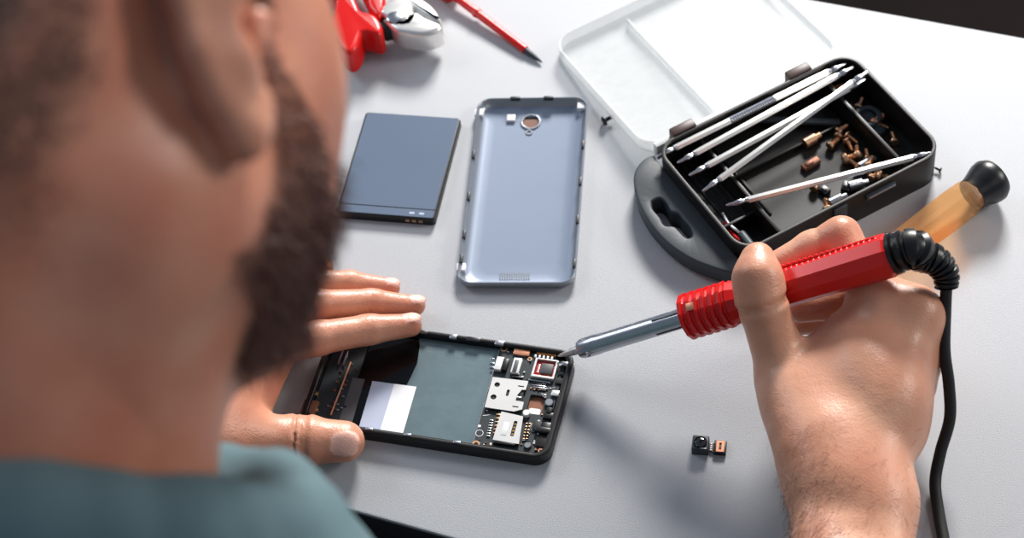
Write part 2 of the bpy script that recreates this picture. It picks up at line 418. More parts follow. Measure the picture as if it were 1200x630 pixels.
# sim holder plate with holes and fingers
q = quad([z4(147, 203), z4(312, 222), z4(300, 262), z4(282, 262), z4(262, 285), z4(252, 312), z4(291, 318), z4(283, 352), z4(245, 362), z4(110, 342)], .0082)
ho = [circ(*L9(*z4(168, 238), .0082), .0016, 12), circ(*L9(*z4(151, 295), .0082), .0017, 12),
      rr(*(lambda c: (c[0] - .0008, c[0] + .0008, c[1] - .0022, c[1] + .0022))(L9(*z4(217, 276), .0082)), .0006, 2),
      rr(*(lambda c: (c[0] - .0018, c[0] + .0018, c[1] - .0004, c[1] + .0004))(L9(*z4(278, 246), .0082)), .0003, 2),
      rr(*(lambda c: (c[0] - .0018, c[0] + .0018, c[1] - .0004, c[1] + .0004))(L9(*z4(252, 340), .0082)), .0003, 2)]
obj('sim_card_holder', plate(q, ho, .0078, .0083), 'steel_bright', pcb, smooth=0)
obj('holder_base', plate([(x, y) for x, y in quad([z4(155, 210), z4(300, 225), z4(276, 345), z4(120, 336)], .0075)], [], ZB, .0076), 'black_matte', pcb, smooth=0)
comp('holder_spring', (262, 297), .0042, .0012, .0080, 'steel', .0002, z0=.0072)
# memory card slot
q = quad([z4(188, 362), z4(288, 385), z4(268, 512), z4(147, 492)], .0082)
c0 = L9(*z4(245, 441), .0082)
obj('card_slot', plate(q, [rr(c0[0] - .0010, c0[0] + .0010, c0[1] - .0050, c0[1] + .0050, .0006, 2)], .0078, .0083), 'steel_bright', pcb, smooth=0)
obj('slot_base', plate(quad([z4(175, 366), z4(284, 390), z4(266, 518), z4(150, 500)], .0075), [], ZB, .0077), 'black_matte', pcb, smooth=0)
for i in range(4): obj('slot_contact', bx(c0[0] - .0005, c0[0] + .0005, c0[1] - .0040 + i * .0022, c0[1] - .0030 + i * .0022, .0077, .0080), 'gold', pcb, smooth=0)
comp('slot_emboss', (205, 440), .0030, .0085, .0085, 'plastic_white', .0001, z0=.0082)
comp('slot_lip', (200, 510), .0120, .0016, .0082, 'black', .0002)
for i in range(6):
    comp('contact_spring', (176 - i * 3.0, 378 + i * 17), .0028, .0008, .0080, 'brass', .0002)
for i in range(7):
    comp('side_pin', (142 - i * 2.6, 402 + i * 12), .0020, .0005, .0072, 'steel_bright', .0001)
for j in range(2):
    for i in range(6): comp('connector_pin', (304 + j * 14 - i * 3, 418 + i * 14), .0010, .0007, .0074, 'brass', .0001)
comp('connector_strip', (310, 455), .0024, .0115, .0068, 'black', .0002)
def disc(name, c, r, z1, m, prof=None):
    cx, cy = L9(*z4(*c), z1 - .0005)
    return obj(name, lathe([(r * .96, ZB), (r, ZB + .0003), (r, z1 - .0004), (r * .85, z1), (r * .3, z1), (.00001, z1)], 20, M=T(cx, cy, 0)), m, pcb)
disc('round_cap', (303, 368), .0021, .0088, 'plastic_white'); disc('microphone', (408, 320), .0024, .0084, 'steel', )
disc('round_cap', (308, 518), .0020, .0078, 'steel')
comp('metal_can', (443, 279), .0058, .0036, .0078, 'steel_bright', .0003)
comp('metal_can', (492, 146), .0072, .0030, .0086, 'steel', .0006)
comp('power_button_part', (408, 358), .0034, .0038, .0082, 'black', .0004, rad=.001)
for (c, w_, h_, z1) in (((352, 428), .0046, .0060, .0078), ((392, 440), .0050, .0072, .0086), ((430, 425), .0040, .0060, .0080), ((405, 382), .0060, .0042, .0078), ((462, 222), .006, .004, .0074), ((465, 190), .0040, .0026, .0078), ((386, 450), .0100, .0032, .0090)):
    comp('module', c, w_, h_, z1, rng.choice(['black', 'black_matte', 'pcb']), .0004)
comp('speaker_module', (385, 500), .0100, .0080, .0072, 'frame', .0006, rad=.0015)
comp('orange_capacitor', (444, 378), .0022, .0030, .0076, 'orange_flex', .0003)
for c in ((205, 543), (224, 545)): comp('solder_pad', c, .0015, .0012, .0068, 'red_dark', .0002)
for i in range(4): comp('shield_slot', (362, 234 + i * 9), .0075, .0007, .0070, rng.choice(['steel', 'black']), .0001)
nsm = 0; occ = [((388, 168), 70), ((210, 280), 95), ((215, 440), 95), ((345, 330), 52), ((262, 150), 40), ((190, 145), 45), ((395, 87), 55), ((282, 87), 45)]
while nsm < 62:
    c = (rng.uniform(75, 500), rng.uniform(60, 560))
    lx2, ly2 = L9(*z4(*c), ZB)
    if lx2 > X1 - .001 or ly2 < -Y1 + .001 or ly2 > Y1 - .001 or lx2 < xb + .002: continue
    if any((c[0] - o[0]) ** 2 + (c[1] - o[1]) ** 2 < r * r for o, r in occ): continue
    s = rng.uniform(.0003, .0008)
    obj('capacitor', bx(lx2 - s, lx2 + s, ly2 - s * .65, ly2 + s * .65, ZB, ZB + rng.uniform(.0004, .001), .0001, M=None), rng.choice(['brass', 'steel', 'black', 'copper_dark', 'steel_bright', 'plastic_white']), pcb, smooth=0)
    nsm += 1
for i in range(14):
    c = (rng.uniform(80, 480), rng.uniform(500, 555)) if i % 2 else (rng.uniform(80, 170), rng.uniform(360, 520))
# silkscreen marks
for (c, w_, h_) in (((118, 378), .004, .0003), ((86, 428), .0015, .0015)):
    comp('printed_mark', c, w_, h_, ZB + .00015, 'sticker_white', 0, ang=.3)
cx, cy = L9(*z4(86, 462), ZB); obj('printed_mark', plate(circ(cx, cy, .0022), [circ(cx, cy, .0019)], ZB, ZB + .00015), 'sticker_white', pcb)

# ------------------------------------------------------------------ back cover
cz = .004
cp = [PX(561, 118, cz), PX(690, 115.5, cz), PX(675, 338, .003), PX(535, 336, .003)]
cc = sum(cp, Vector()) / 4; cc.z = 0
cl = (((cp[0] - cp[3]).length + (cp[1] - cp[2]).length) / 2); cwid = ((cp[0] - cp[1]).length + (cp[3] - cp[2]).length) / 2
lv = ((cp[0] - cp[3]) + (cp[1] - cp[2])); ca = math.atan2(lv.y, lv.x) - math.pi / 2
CF = Fr(cc, ca); hx2, hy2 = cwid / 2 * 1.0, cl / 2
cover = thing('phone_back_cover', 'grey phone back cover lying inside up between battery and tool case', 'phone cover', cc, ca)
# dished shell: rings of rounded rects from outer bottom, up to rim, down into the inside floor
def rrs(inset, z, r): return [(x, y, z) for x, y in rr(-hx2 + inset, hx2 - inset, -hy2 + inset, hy2 - inset, max(r - inset, .001), 8)]
bm = bmesh.new()
prof = [(.006, 0., .009), (.0022, .0006, .009), (.0004, .0030, .009), (.0, .0062, .009), (.0010, .0068, .009), (.0016, .0062, .009), (.0020, .0040, .0095), (.0040, .0018, .0115), (.0075, .0010, .016), (.012, .0008, .02)]
cam_c = CF.L(622, 143, .001); fl_c = CF.L(620, 155, .001)
rings = [[bm.verts.new(p) for p in rrs(i, z, r)] for i, z, r in prof]
fm = []
for k, (a, b) in enumerate(zip(rings, rings[1:])):
    for i in range(len(a)): bm.faces.new((a[i - 1], a[i], b[i], b[i - 1])).material_index = 1 if 2 <= k <= 6 else 0
bm.faces.new(rings[0])
# inner floor with camera hole
hole = circ(cam_c[0], cam_c[1], .0058, 24)
hv = [bm.verts.new((x, y, .0008)) for x, y in hole]; he = [bm.edges.new((hv[i - 1], hv[i])) for i in range(24)]
ie = [bm.edges.get((rings[-1][i - 1], rings[-1][i])) for i in range(len(rings[-1]))]
bmesh.ops.triangle_fill(bm, use_beauty=True, use_dissolve=False, edges=ie + he, normal=(0, 0, 1))
hb = [bm.verts.new((x, y, .00005)) for x, y in hole]
for i in range(24): bm.faces.new((hv[i - 1], hv[i], hb[i], hb[i - 1]))
sh_ = obj('shell', bm, 'cover_in', cover)
sh_.data.materials.append(MATS['cover_rim']); sh_.data.materials.append(MATS['cover_dark'])
obj('camera_ring', plate(circ(cam_c[0], cam_c[1], .0064, 24), [circ(cam_c[0], cam_c[1], .0050, 24)], .0007, .0016, .0003), 'cover_rim', cover)
obj('camera_window', plate(circ(cam_c[0], cam_c[1], .0050, 24), [], .0002, .0006), 'screen_glass', cover)
obj('flash_hole', plate(circ(fl_c[0], fl_c[1], .0022, 14), [circ(fl_c[0], fl_c[1], .0012, 14)], .0008, .0014), 'cover_rim', cover)
for p in ((562, 135), (599, 138), (682, 127), (541, 316)):
    lx2, ly2 = CF.L(*p, .002)
    obj('sticker', bx(lx2 - .0026, lx2 + .0026, ly2 - .0026, ly2 + .0026, .0006, .0026 if abs(lx2) < .02 else .0052, .0002), 'sticker_white', cover, label='small white square sticker')
for p in ((604, 117), (643, 116)):
    lx2, ly2 = CF.L(*p, .006); obj('snap_hook', bx(lx2 - .003, lx2 + .003, hy2 - .0026, hy2 - .0006, .0055, .0082, .0004), 'cover_dark', cover)
for yy, sx in ((.45, 1), (.05, 1), (-.35, 1), (-.8, 1), (.35, -1), (-.1, -1), (-.5, -1), (-.75, -1)):
    obj('snap_hook', bx(sx * (hx2 - .0014) - .0009, sx * (hx2 - .0014) + .0009, yy * hy2 - .003, yy * hy2 + .003, .0052, .0078, .0003), 'cover_dark', cover)
g = CF.L(603, 324, .001)
bm = bmesh.new()
for i in range(13): add_box(bm, g[0] - .0085 + i * .0014, g[0] - .0079 + i * .0014, g[1] - .0025, g[1] + .0025, .0008, .0016)
obj('speaker_grille', bm, 'cover_rim', cover, smooth=0)

# ------------------------------------------------------------------ battery
bz = .0055
bp_ = [PX(428, 131, bz), PX(541, 138, bz), PX(508, 258, bz), PX(394, 248, bz)]
bc = sum(bp_, Vector()) / 4; bc.z = 0
lv = (bp_[0] - bp_[3]) + (bp_[1] - bp_[2]); ba = math.atan2(lv.y, lv.x) - math.pi / 2
bl = ((bp_[0] - bp_[3]).length + (bp_[1] - bp_[2]).length) / 2; bw = ((bp_[0] - bp_[1]).length + (bp_[3] - bp_[2]).length) / 2
battery = thing('phone_battery', 'flat dark blue-grey phone battery beside the back cover, behind the beard', 'battery', bc, ba)
obj('battery_body', plate(rr(-bw / 2, bw / 2, -bl / 2, bl / 2, .0022, 5), [], 0, bz, .0008), 'black', battery)
obj('battery_label', plate(rr(-bw / 2 + .0012, bw / 2 - .0012, -bl / 2 + .0075, bl / 2 - .0008, .0015, 5), [], bz, bz + .0002), 'battery_sky_sheen', battery)
obj('battery_cap', plate(rr(-bw / 2 + .0012, bw / 2 - .0012, -bl / 2 + .0012, -bl / 2 + .0068, .001, 4), [], bz, bz + .00015), 'battery_sky_sheen', battery)
for i in range(3):
    obj('contact', bx(bw / 2 - .018 + i * .004, bw / 2 - .0155 + i * .004, -bl / 2 - .0002, -bl / 2 + .0006, .0018, .0038), 'brass', battery)
for i in range(2):
    obj('printed_mark', bx(bw / 2 - .016 + i * .006, bw / 2 - .013 + i * .006, -bl / 2 + .003, -bl / 2 + .0045, bz + .0001, bz + .0003), 'sticker_lilac', battery)

# ------------------------------------------------------------------ camera module
mp = PX(821, 521, .003); ma = R_(-16); MF = Fr((mp.x, mp.y), ma)
cmod = thing('camera_module', 'tiny black camera module with ribbon tab alone on the desk', 'camera module', (mp.x, mp.y, 0), ma)
s = .0045
obj('housing', plate(rr(-s, s, -s, s, .0007, 3), [], 0, .0056, .0005), 'case_grey', cmod)
obj('lens_barrel', lathe([(.0036, .0054), (.0036, .0062), (.0033, .0065), (.0030, .0063), (.0028, .0060)], 28), 'black', cmod)
obj('lens', lathe([(.0028, .0060), (.0020, .0063), (.0010, .00645), (.00001, .0065)], 24), 'lens_glass', cmod)
obj('lens_mark', lathe([(.0008, .00645), (.0007, .0067), (.00001, .0067)], 12), 'black_gloss', cmod)
obj('label_text_strip', bx(.0002, .0034, -.0040, -.0034, .0056, .0058), 'sticker_white', cmod, label='short pale printed mark')
fx = obj('ribbon', plate([(s, -.0022), (.0075, -.0030), (.0075, .0030), (s, .0022)], [], .0008, .0014), 'case_brown', cmod)
for i in range(4): obj('ribbon_component', bx(.0052, .0062, -.0022 + i * .0013, -.0015 + i * .0013, .0014, .0020), 'sticker_white', cmod)
obj('ribbon_connector', plate(rr(.0072, .0138, -.0042, .0042, .0004, 2), [], .0006, .0026, .0002), 'black', cmod)
obj('connector_frame', plate(rr(.0084, .0127, -.0034, .0034, .0004, 2), [rr(.0099, .0112, -.0022, .0022, .0002, 2)], .0026, .0031), 'copper', cmod)
# ------------------------------------------------------------------ tool case
HB = .024
A, B_, C_, D_ = [PX(*p, HB) for p in ((765, 175), (993, 56), (1111, 178), (870, 294))]
kc = (A + B_ + C_ + D_) / 4; kc.z = 0
lv = (B_ - A) + (C_ - D_); ka = math.atan2(lv.y, lv.x)
KL = ((B_ - A).length + (C_ - D_).length) / 2; KW = ((A - D_).length + (B_ - C_).length) / 2
KF = Fr(kc, ka); kx, ky = KL / 2, KW / 2
case = thing('tool_case', 'open black plastic case of long bits and screws, clear lid folded back', 'tool case', kc, ka)
def case_out(i, r=.014):
    # rounded corners on the right end, tighter on the left
    return rr(-kx + i, kx - i, -ky + i, ky - i, max(r - i, .002), 8)
bm = bmesh.new()
add_plate(bm, case_out(0), [case_out(.0024)], .0, HB, .0006)
add_plate(bm, case_out(.001), [], 0., .0024)
tray = obj('tray', bm, 'case_black', case)
bm = bmesh.new()
for xx in (-.030, -.012, .006, .024): pass
for i in range(9): add_box(bm, -kx + .006 + i * .004, -kx + .0075 + i * .004, -ky + .03, ky - .006, .0024, .0034, .0003)
obj('floor_ribs', bm, 'case_black', case)
dl = (KF.L(819, 163, .016)[0] + KF.L(867, 214, .016)[0] + KF.L(900, 268, .016)[0]) / 3
dr = (KF.L(955, 87, .016)[0] + KF.L(1047, 182, .016)[0]) / 2
DZ = .0190
for dx_, nm in ((dl, 'divider'), (dr, 'divider')):
    bm = bx(dx_ - .0012, dx_ + .0012, -ky + .0024, ky - .0024, .0024, DZ, .0004)
    obj(nm, bm, 'case_black', case)
bm = bx(dl - .03, dl, -ky + .030, -ky + .032, .0024, .012, .0004)
obj('short_divider', bm, 'case_black', case)
obj('low_ledge', bx(dl + .0012, dr - .0012, ky - .034, ky - .0325, .0024, .006, .0003), 'case_black', case)
for p in ((905, 272), (914, 262)):
    lx2, ly2 = KF.L(*p, .012)
    obj('hook_post', tube([(lx2, -ky + .0052, .0024), (lx2, -ky + .0052, .014), (lx2 + .002, -ky + .0052, .0175)], .0013, n=8), 'case_black', case)
# latch on the front wall
a, b = KF.L(1020, 236, .02), KF.L(1055, 219, .02)
obj('latch_bar', bx(a[0], b[0], -ky - .0022, -ky + .0002, .017, .0205, .0006), 'case_grey', case)
obj('latch_lip', bx(a[0] + .001, b[0] - .001, -ky - .0030, -ky - .0020, .0192, .0202, .0003), 'steel', case)
obj('latch_tab', bx(a[0] - .022, a[0] - .013, -ky - .0018, -ky + .0002, .012, .0225, .0006), 'case_grey', case)
# hanging handle with a bean slot
hz0, hz1 = .004, .014
ho = [KF.L(*p, hz1) for p in ((766, 181), (752, 188), (743, 203), (744, 222), (751, 243), (765, 266), (784, 286), (808, 302), (832, 312), (854, 318), (868, 316))]
ho = [(min(x, -kx + .001), y) for x, y in ho]
ho = [(-kx + .001, ky - .003)] + ho + [(-kx + .001, -ky + .003)]
hp = catmull([(x, y, 0) for x, y in ho], 4)
z2 = lambda x, y: (730 + x / 3.705, 160 + y / 3.705)
bean = [KF.L(*z2(*p), hz1) for p in ((125, 278), (160, 265), (190, 290), (207, 322), (240, 334), (264, 362), (292, 395), (300, 428), (275, 438), (246, 410), (222, 388), (180, 383), (162, 350), (130, 312))]
bn = [(p.x, p.y) for p in catmull([(x, y, 0) for x, y in bean + [bean[0]]], 3)][:-1]
obj('hanging_handle', plate([(p.x, p.y) for p in hp], [bn], hz0, hz1, .0014), 'case_grey', case)
ho2 = [(x * .93 - kx * .07 + (0), y * .93) for x, y in ho]
obj('handle_web', plate([(p.x, p.y) for p in catmull([(x, y, 0) for x, y in ho2], 4)], [[(x, y) for x, y in bn[:len(bn)]]], hz0 - .004, hz0 + .0002), 'case_black', case)
# hinges
hpts = [KF.L(797, 146, HB), KF.L(929, 76, HB)]
for lx2, _ in hpts: obj('hinge', bx(lx2 - .008, lx2 + .008, ky - .0005, ky + .006, HB - .010, HB + .0012, .001), 'case_brown', case)
# frosted lid: shallow tray lying open, far side resting on the desk
lid = bmesh.new(); ly0 = ky + .0045; ly1 = ky + .0045 + KW * 1.24; lh = .009
def lo(i): return rr(-kx - .001 + i, kx + .001 - i, ly0 + i, ly1 - i, max(.015 - i, .003), 8)
add_plate(lid, lo(0), [lo(.0018)], .0, lh, .0004)
add_plate(lid, lo(.0005), [], .0, .0014)
tilt = Matrix.Translation((0, ly1, 0)) @ Matrix.Rotation(R_(-4.0), 4, 'X') @ Matrix.Translation((0, -ly1, 0))
lid.transform(tilt)
obj('lid', lid, 'frosted', case, label='clear frosted plastic lid')
zl = math.tan(R_(4)) * KW * 1.24
obj('lid_hinge_wall', bx(-kx + .004, kx - .004, ly0 - .002, ly0 + .0025, zl - .002, zl + .010, .0008), 'plastic_white', case, label='bright milky strip along the hinge')
rl = (KF.L(760, 60, .0)[0] + KF.L(815, 120, .0)[0]) / 2
r_ = bx(rl - .001, rl + .001, ly0 + .008, ly1 - .01, .001, .006, .0004); r_.transform(tilt)
obj('lid_rib', r_, 'frosted', case)
# ------------------------------------------------------------------ long bits
z7 = lambda x, y: (720 + x / 2.173, 30 + y / 2.173)
rods = [((105, 330), (575, 82), 'nearest the hinge, its grip section knurled'), ((160, 350), (630, 95), 'second from the hinge'),
        ((190, 382), (648, 133), 'lying under the crossing bit'), ((225, 422), (662, 108), 'crossing on top of another near the case corner'),
        ((285, 458), (815, 322), 'lying alone over the screws')]
RZ = [DZ + .0025, DZ + .0025, DZ + .0025, None, DZ + .0025]
for i, (p, q_, lab) in enumerate(rods):
    r = .0021
    zz = (DZ + r + .0001, DZ + r + .0001)
    if i == 3: zz = (DZ + r + .0001, DZ + r + .0001 + .0085)
    if i == 4: zz = (DZ + r + .0001, DZ + r + .0008)
    a = PX(*z7(*p), zz[0]); b = PX(*z7(*q_), zz[1])
    la = KF.I @ a; lb = KF.I @ b
    if lb.x > kx - .004: lb.x = kx - .004
    la.y = min(la.y, ky - .0062); lb.y = min(lb.y, ky - .0062)
    a, b = KF.M @ la, KF.M @ lb
    M = axisM(a, b); Lr = (b - a).length
    t = thing('long_bit', 'long double-ended silver bit ' + lab, 'screwdriver bit', a, 0, 'long silver bits in the open case')
    obj('shaft', lathe([(r * .9, .013), (r, .0135), (r, Lr - .0135), (r * .9, Lr - .013)], 6, M=M), 'steel_bright', t, world=True, smooth=20)
    for e, s_ in ((0, 1), (Lr, -1)):
        obj('tip', lathe([(.0005, e), (.0010, e + s_ * .0010), (.0012, e + s_ * .0050), (.0019, e + s_ * .0070), (.0019, e + s_ * .0095), (.0015, e + s_ * .0100), (.0015, e + s_ * .0112), (.0020, e + s_ * .0117), (.0020, e + s_ * .0132)], 12, M=M), 'steel', t, world=True)
    if i == 0:
        pr = []
        for k in range(40): pr.append((.00245 if k % 2 else .0021, Lr * .38 + k * .0008))
        obj('knurling', lathe(pr, 12, M=M), 'steel', t, world=True, smooth=10)
# ------------------------------------------------------------------ screws
def make_screw(kind):
    if kind == 0: pr = [(.0001, 0), (.0018, .0001), (.0021, .0006), (.0021, .0013), (.0010, .0014)] + [(.0008 if k % 2 else .0011, .0016 + k * .0003) for k in range(16)] + [(.0004, .0068)]
    elif kind == 1: pr = [(.0001, 0), (.0020, .0002), (.0025, .0012), (.0025, .0018), (.0014, .0019)] + [(.0012 if k % 2 else .0015, .0021 + k * .0004) for k in range(14)] + [(.0008, .0079)]
    else: pr = [(.0012, 0), (.0023, .0002), (.0023, .0058), (.0014, .0060), (.0014, .0085), (.0003, .0087)]
    return pr
protos = {}
spots = [(500, 292, 2, 25), (575, 270, 0, 60), (560, 297, 0, 35), (600, 305, 0, -80), (606, 288, 0, -60), (600, 335, 1, 10), (618, 318, 0, 80), (648, 325, 0, 85), (652, 345, 0, 60), (617, 405, 2, 5), (565, 445, 2, 20), (690, 385, 1, -30),
         (733, 272, 0, 90), (565, 152, 0, 15), (628, 195, 0, 60), (700, 225, 1, 40), (706, 240, 0, -40), (640, 352, 2, 25), (540, 455, 0, 90), (665, 378, 0, 40), (585, 260, 0, 30), (660, 365, 0, 10), (515, 402, 0, 50), (520, 490, 0, 20), (610, 350, 0, 120)]
slabs = {0: 'fat brass-coloured screw lying apart on the left of the screw pile', 12: 'small screw alone by the far right wall of the case', 9: 'silver stubby screw below the lone long bit', 13: 'small screw beneath the far ends of the long bits',
         10: 'silver stubby screw close to the front wall of the case', 14: 'small screw standing beside the grey bracket', 15: 'reddish flat-headed screw right of the grey bracket'}
for i, (x, y, k, ang) in enumerate(spots):
    zc = .0024 + 1.4 * (.0021, .0025, .0023)[k]
    if i in (6, 8): zc += .003
    p = PX(*z7(x, y), zc); lp = KF.I @ p
    lp.x = min(kx - .009, lp.x); lp.y = max(-ky + .007, min(ky - .007, lp.y))
    if abs(lp.x - dl) < .006: lp.x = dl + .007
    if abs(lp.x - dr) < .0055: lp.x = dr + (.006 if lp.x > dr else -.006)
    p = KF.M @ lp
    lab = slabs.get(i, 'small brass-coloured screw loose in the pile under the long bits')
    m = 'brass' if k != 2 else ('brass' if i == 0 else 'steel')
    if i == 15: m = 'copper'
    if (k, m) not in protos:
        o = obj('screw', lathe(make_screw(k), 14), m, None); protos[(k, m)] = o
    else:
        o = protos[(k, m)].copy(); COL.objects.link(o)
    o.matrix_basis = T(*p) @ Rz(R_(ang)) @ Matrix.Rotation(R_(90), 4, 'Y') @ Matrix.Scale(1.4, 4) @ T(0, 0, -.0035)
    o['label'] = lab; o['category'] = 'screw'; o['group'] = 'loose screws in the tool case'
# grey bracket, grey bar
bq = [PX(*z7(*p), .006) for p in ((598, 195), (620, 205), (660, 225), (690, 265), (675, 278), (655, 265), (640, 245), (610, 225), (600, 212))]
bq = [KF.I @ p for p in bq]
o = thing('plastic_bracket', 'grey curved plastic bracket with a ring, in right compartment', 'bracket', KF.M @ Vector((bq[3].x, bq[3].y, .0024)), ka)
bq = [Vector((p.x, p.y)) for p in bq]; off = Vector((bq[3].x, bq[3].y))
cen = sum((Vector((p.x, p.y)) for p in bq), Vector((0, 0))) / len(bq)
pts = [(p - off) for p in bq]
obj('arm', plate([(p.x, p.y) for p in pts], [], .0, .004, .0005), 'case_grey', o)
rc = Vector(KF.L(*z7(645, 236), .006)) - off
obj('ring', plate(circ(rc.x, rc.y, .0085, 20), [circ(rc.x, rc.y, .0055, 20)], .004, .0062, .0005), 'case_grey', o)
a = PX(*z7(330, 238), .006); b = PX(*z7(575, 246), .006)
la, lb = KF.I @ a, KF.I @ b; la.x = max(la.x, dl + .004); lb.x = min(lb.x, dr - .004); a, b = KF.M @ la, KF.M @ lb
o = obj('plastic_spudger', bx(-.0022, .0022, -.0012, .0012, 0, (b - a).length, .0008, M=axisM(a, b)), 'case_grey', None)
o['label'] = 'dark grey flat plastic pry bar under the crossed long bits'; o['category'] = 'pry tool'
# small red tool in the left compartment
a = PX(848, 256, .007); b = PX(884, 292, .012)
o = thing('tweezers', 'small tweezers with red grip in the front left of the case', 'tweezers', a)
mid = PX(862, 276, .008)
obj('red_grip', tube(catmull([PX(849, 261, .006), PX(856, 272, .0065), PX(868, 285, .008)], 6), .0014, n=8), 'red', o, world=True)
obj('steel_arm', tube(catmull([PX(847, 250, .009), PX(855, 263, .0105), PX(869, 274, .012)], 6), .0010, n=8), 'steel', o, world=True)
obj('grey_end', tube([PX(869, 274, .012), PX(880, 288, .013)], .0026, n=10), 'case_grey', o, world=True)
# dark parts in the case
for i, (x, y, w_, h_, ang, lab) in enumerate(((500, 352, .012, .0045, 5, 'dark rectangular chip piece left of the screw pile'), (700, 300, .016, .0022, -50, 'thin dark strip beside the right divider'), (590, 410, .007, .005, 40, 'black block near the front wall'), (535, 420, .005, .006, 10, 'black block at the front left of the screws'))):
    p = PX(*z7(x, y), .004); lp = KF.I @ p
    if abs(lp.x - dr) < .012 and i == 1: lp.x = dr + .008
    bm = bx(-w_ / 2, w_ / 2, -h_ / 2, h_ / 2, 0, .003, .0005)
    add_box(bm, -w_ * .3, w_ * .1, -h_ * .3, h_ * .3, .0028, .0038, .0003)
    o = obj('plastic_scrap', bm, 'black' if i else 'copper_dark', None); o.location = KF.M @ Vector((lp.x, lp.y, .0025)); o.rotation_euler.z = ka + R_(ang if i != 1 else 85)
    o['label'] = lab; o['category'] = 'small part'
# loose screws on the desk
for (x, y, ang, lab) in ((706, 143, 20, 'small black screw on the desk between back cover and case'), (1103, 200, 140, 'tiny dark screw on the desk beside the amber handle')):
    s_ = 1.0 if x < 800 else .55
    pr = [(.0001, 0), (.0024, .0002), (.0032, .0012), (.0030, .0018), (.0014, .0022)] + [(.0011 if k % 2 else .0014, .0025 + k * .0004) for k in range(12)] + [(.0004, .0085)]
    o = obj('desk_screw', lathe([(r * s_, z * s_) for r, z in pr], 14), 'black', None)
    p = PX(x, y, .003 * s_); p.z = .0031 * s_
    o.matrix_basis = T(*p) @ Rz(R_(ang)) @ Matrix.Rotation(R_(83), 4, 'Y')
    o['label'] = lab; o['category'] = 'screw'

# ------------------------------------------------------------------ amber screwdriver
r1 = .0125
a = PX(1168, 206, .0140); b = PX(1040, 302, .0125)
ax = (b - a).normalized(); b = a + ax * .115; b.z = .0112
M = axisM(a, b); 
o = thing('amber_screwdriver', 'screwdriver with see-through amber handle and black end cap beside the case', 'screwdriver', Vector((a.x, a.y, 0)))
obj('end_cap', lathe([(.0001, 0), (.008, .0002), (.0118, .0016), (.0134, .005), (.0130, .009), (.0112, .014), (.0100, .018), (.0098, .020)], 28, M=M), 'black', o, world=True)
obj('handle', lathe([(.0098, .0202), (.0106, .024), (.0110, .036), (.0106, .060), (.0098, .085), (.0080, .096), (.006, .100)], 10, M=M), 'amber', o, world=True, smooth=30, label='translucent amber handle')
obj('shaft', lathe([(.0028, .100), (.0028, .122), (.0015, .124)], 14, M=M), 'steel', o, world=True)

# ------------------------------------------------------------------ red insulated screwdriver
a = PX(635, 73, .0016); b = PX(540, 1, .0060); d = (b - a).normalized()
M = axisM(a, a + d)
o = thing('red_screwdriver', 'thin red insulated screwdriver with dark tip pointing at the case', 'screwdriver', Vector((a.x, a.y, 0)))
L0 = (b - a).length
obj('blade', lathe([(.0004, 0), (.0009, .002), (.0018, .009), (.0019, .0155)], 12, M=M), 'case_grey', o, world=True)
obj('insulated_shaft', lathe([(.0018, .015), (.0026, .0152), (.0027, .060), (.0033, .0602), (.0033, .0625), (.0027, .063), (.0027, .084)], 20, M=M), 'red', o, world=True)
obj('handle', lathe([(.003, 0), (.006, .002), (.0075, .008), (.006, .016), (.0072, .03), (.0075, .048), (.0055, .058), (.002, .060)], 24, M=axisM(a + d * .083, a + d * 1.083)), 'red_dark', o, world=True)

# ------------------------------------------------------------------ diagonal cutters
z6 = lambda x, y: (360 + x / 3.333, y / 3.333)
cp0 = PX(455, 8, .012); o = thing('side_cutters', 'red-handled steel side cutters lying by the face at the top', 'cutters', Vector((cp0.x, cp0.y, 0)))
def wplate(pts, z0, z1, bev, holes=()):
    P = [PX(x, y, z1) for x, y in pts]
    return plate([(p.x, p.y) for p in P], [[(PX(*h, z1).x, PX(*h, z1).y) for h in hh] for hh in holes], z0, z1, bev)
def sm(pts, n=3): return [(p.x, p.y) for p in catmull([(x, y, 0) for x, y in pts + [pts[0]]], n)][:-1]
g1 = [(384, 28), (394, 47), (403, 60), (413, 60), (420, 50), (424, 37), (434, 38), (444, 40), (448, 32), (441, 18), (430, 13), (421, 10), (412, -10), (385, -40), (330, -92), (305, -98), (310, -78), (360, -36), (392, -2)]
obj('grip', wplate(sm(g1, 2),   .006, .024, .003), 'red', o, world=True)
g2 = [(432, 8), (444, 20), (450, 6), (446, -18), (410, -58), (365, -108), (345, -108), (385, -60), (420, -20)]
obj('grip', wplate(sm(g2, 2), .007, .022, .0028), 'red', o, world=True)
j1 = [(444, 14), (452, 2), (475, -8), (495, -2), (510, 10), (517, 25), (500, 18), (486, 10), (484, 12), (474, 24), (460, 22), (452, 18)]
j2 = [(448, 20), (462, 23), (476, 24), (485, 12), (498, 19), (517, 28), (512, 36), (495, 40), (478, 38), (462, 34)]
obj('jaw', wplate(sm(j1, 3), .010, .022, .003), 'steel_bright', o, world=True)
obj('jaw', wplate(sm(j2, 3),   .006, .021, .003), 'steel_bright', o, world=True)
p = PX(462, 20, .022); obj('pivot', lathe([(.005, .021), (.005, .0222), (.004, .0226), (.0001, .0227)], 20, M=T(p.x, p.y, 0)), 'chrome', o, world=True)
obj('spring', wplate([(440, 16), (452, 20), (462, 33), (450, 36), (444, 28)], .008, .018, .001), 'black', o, world=True)

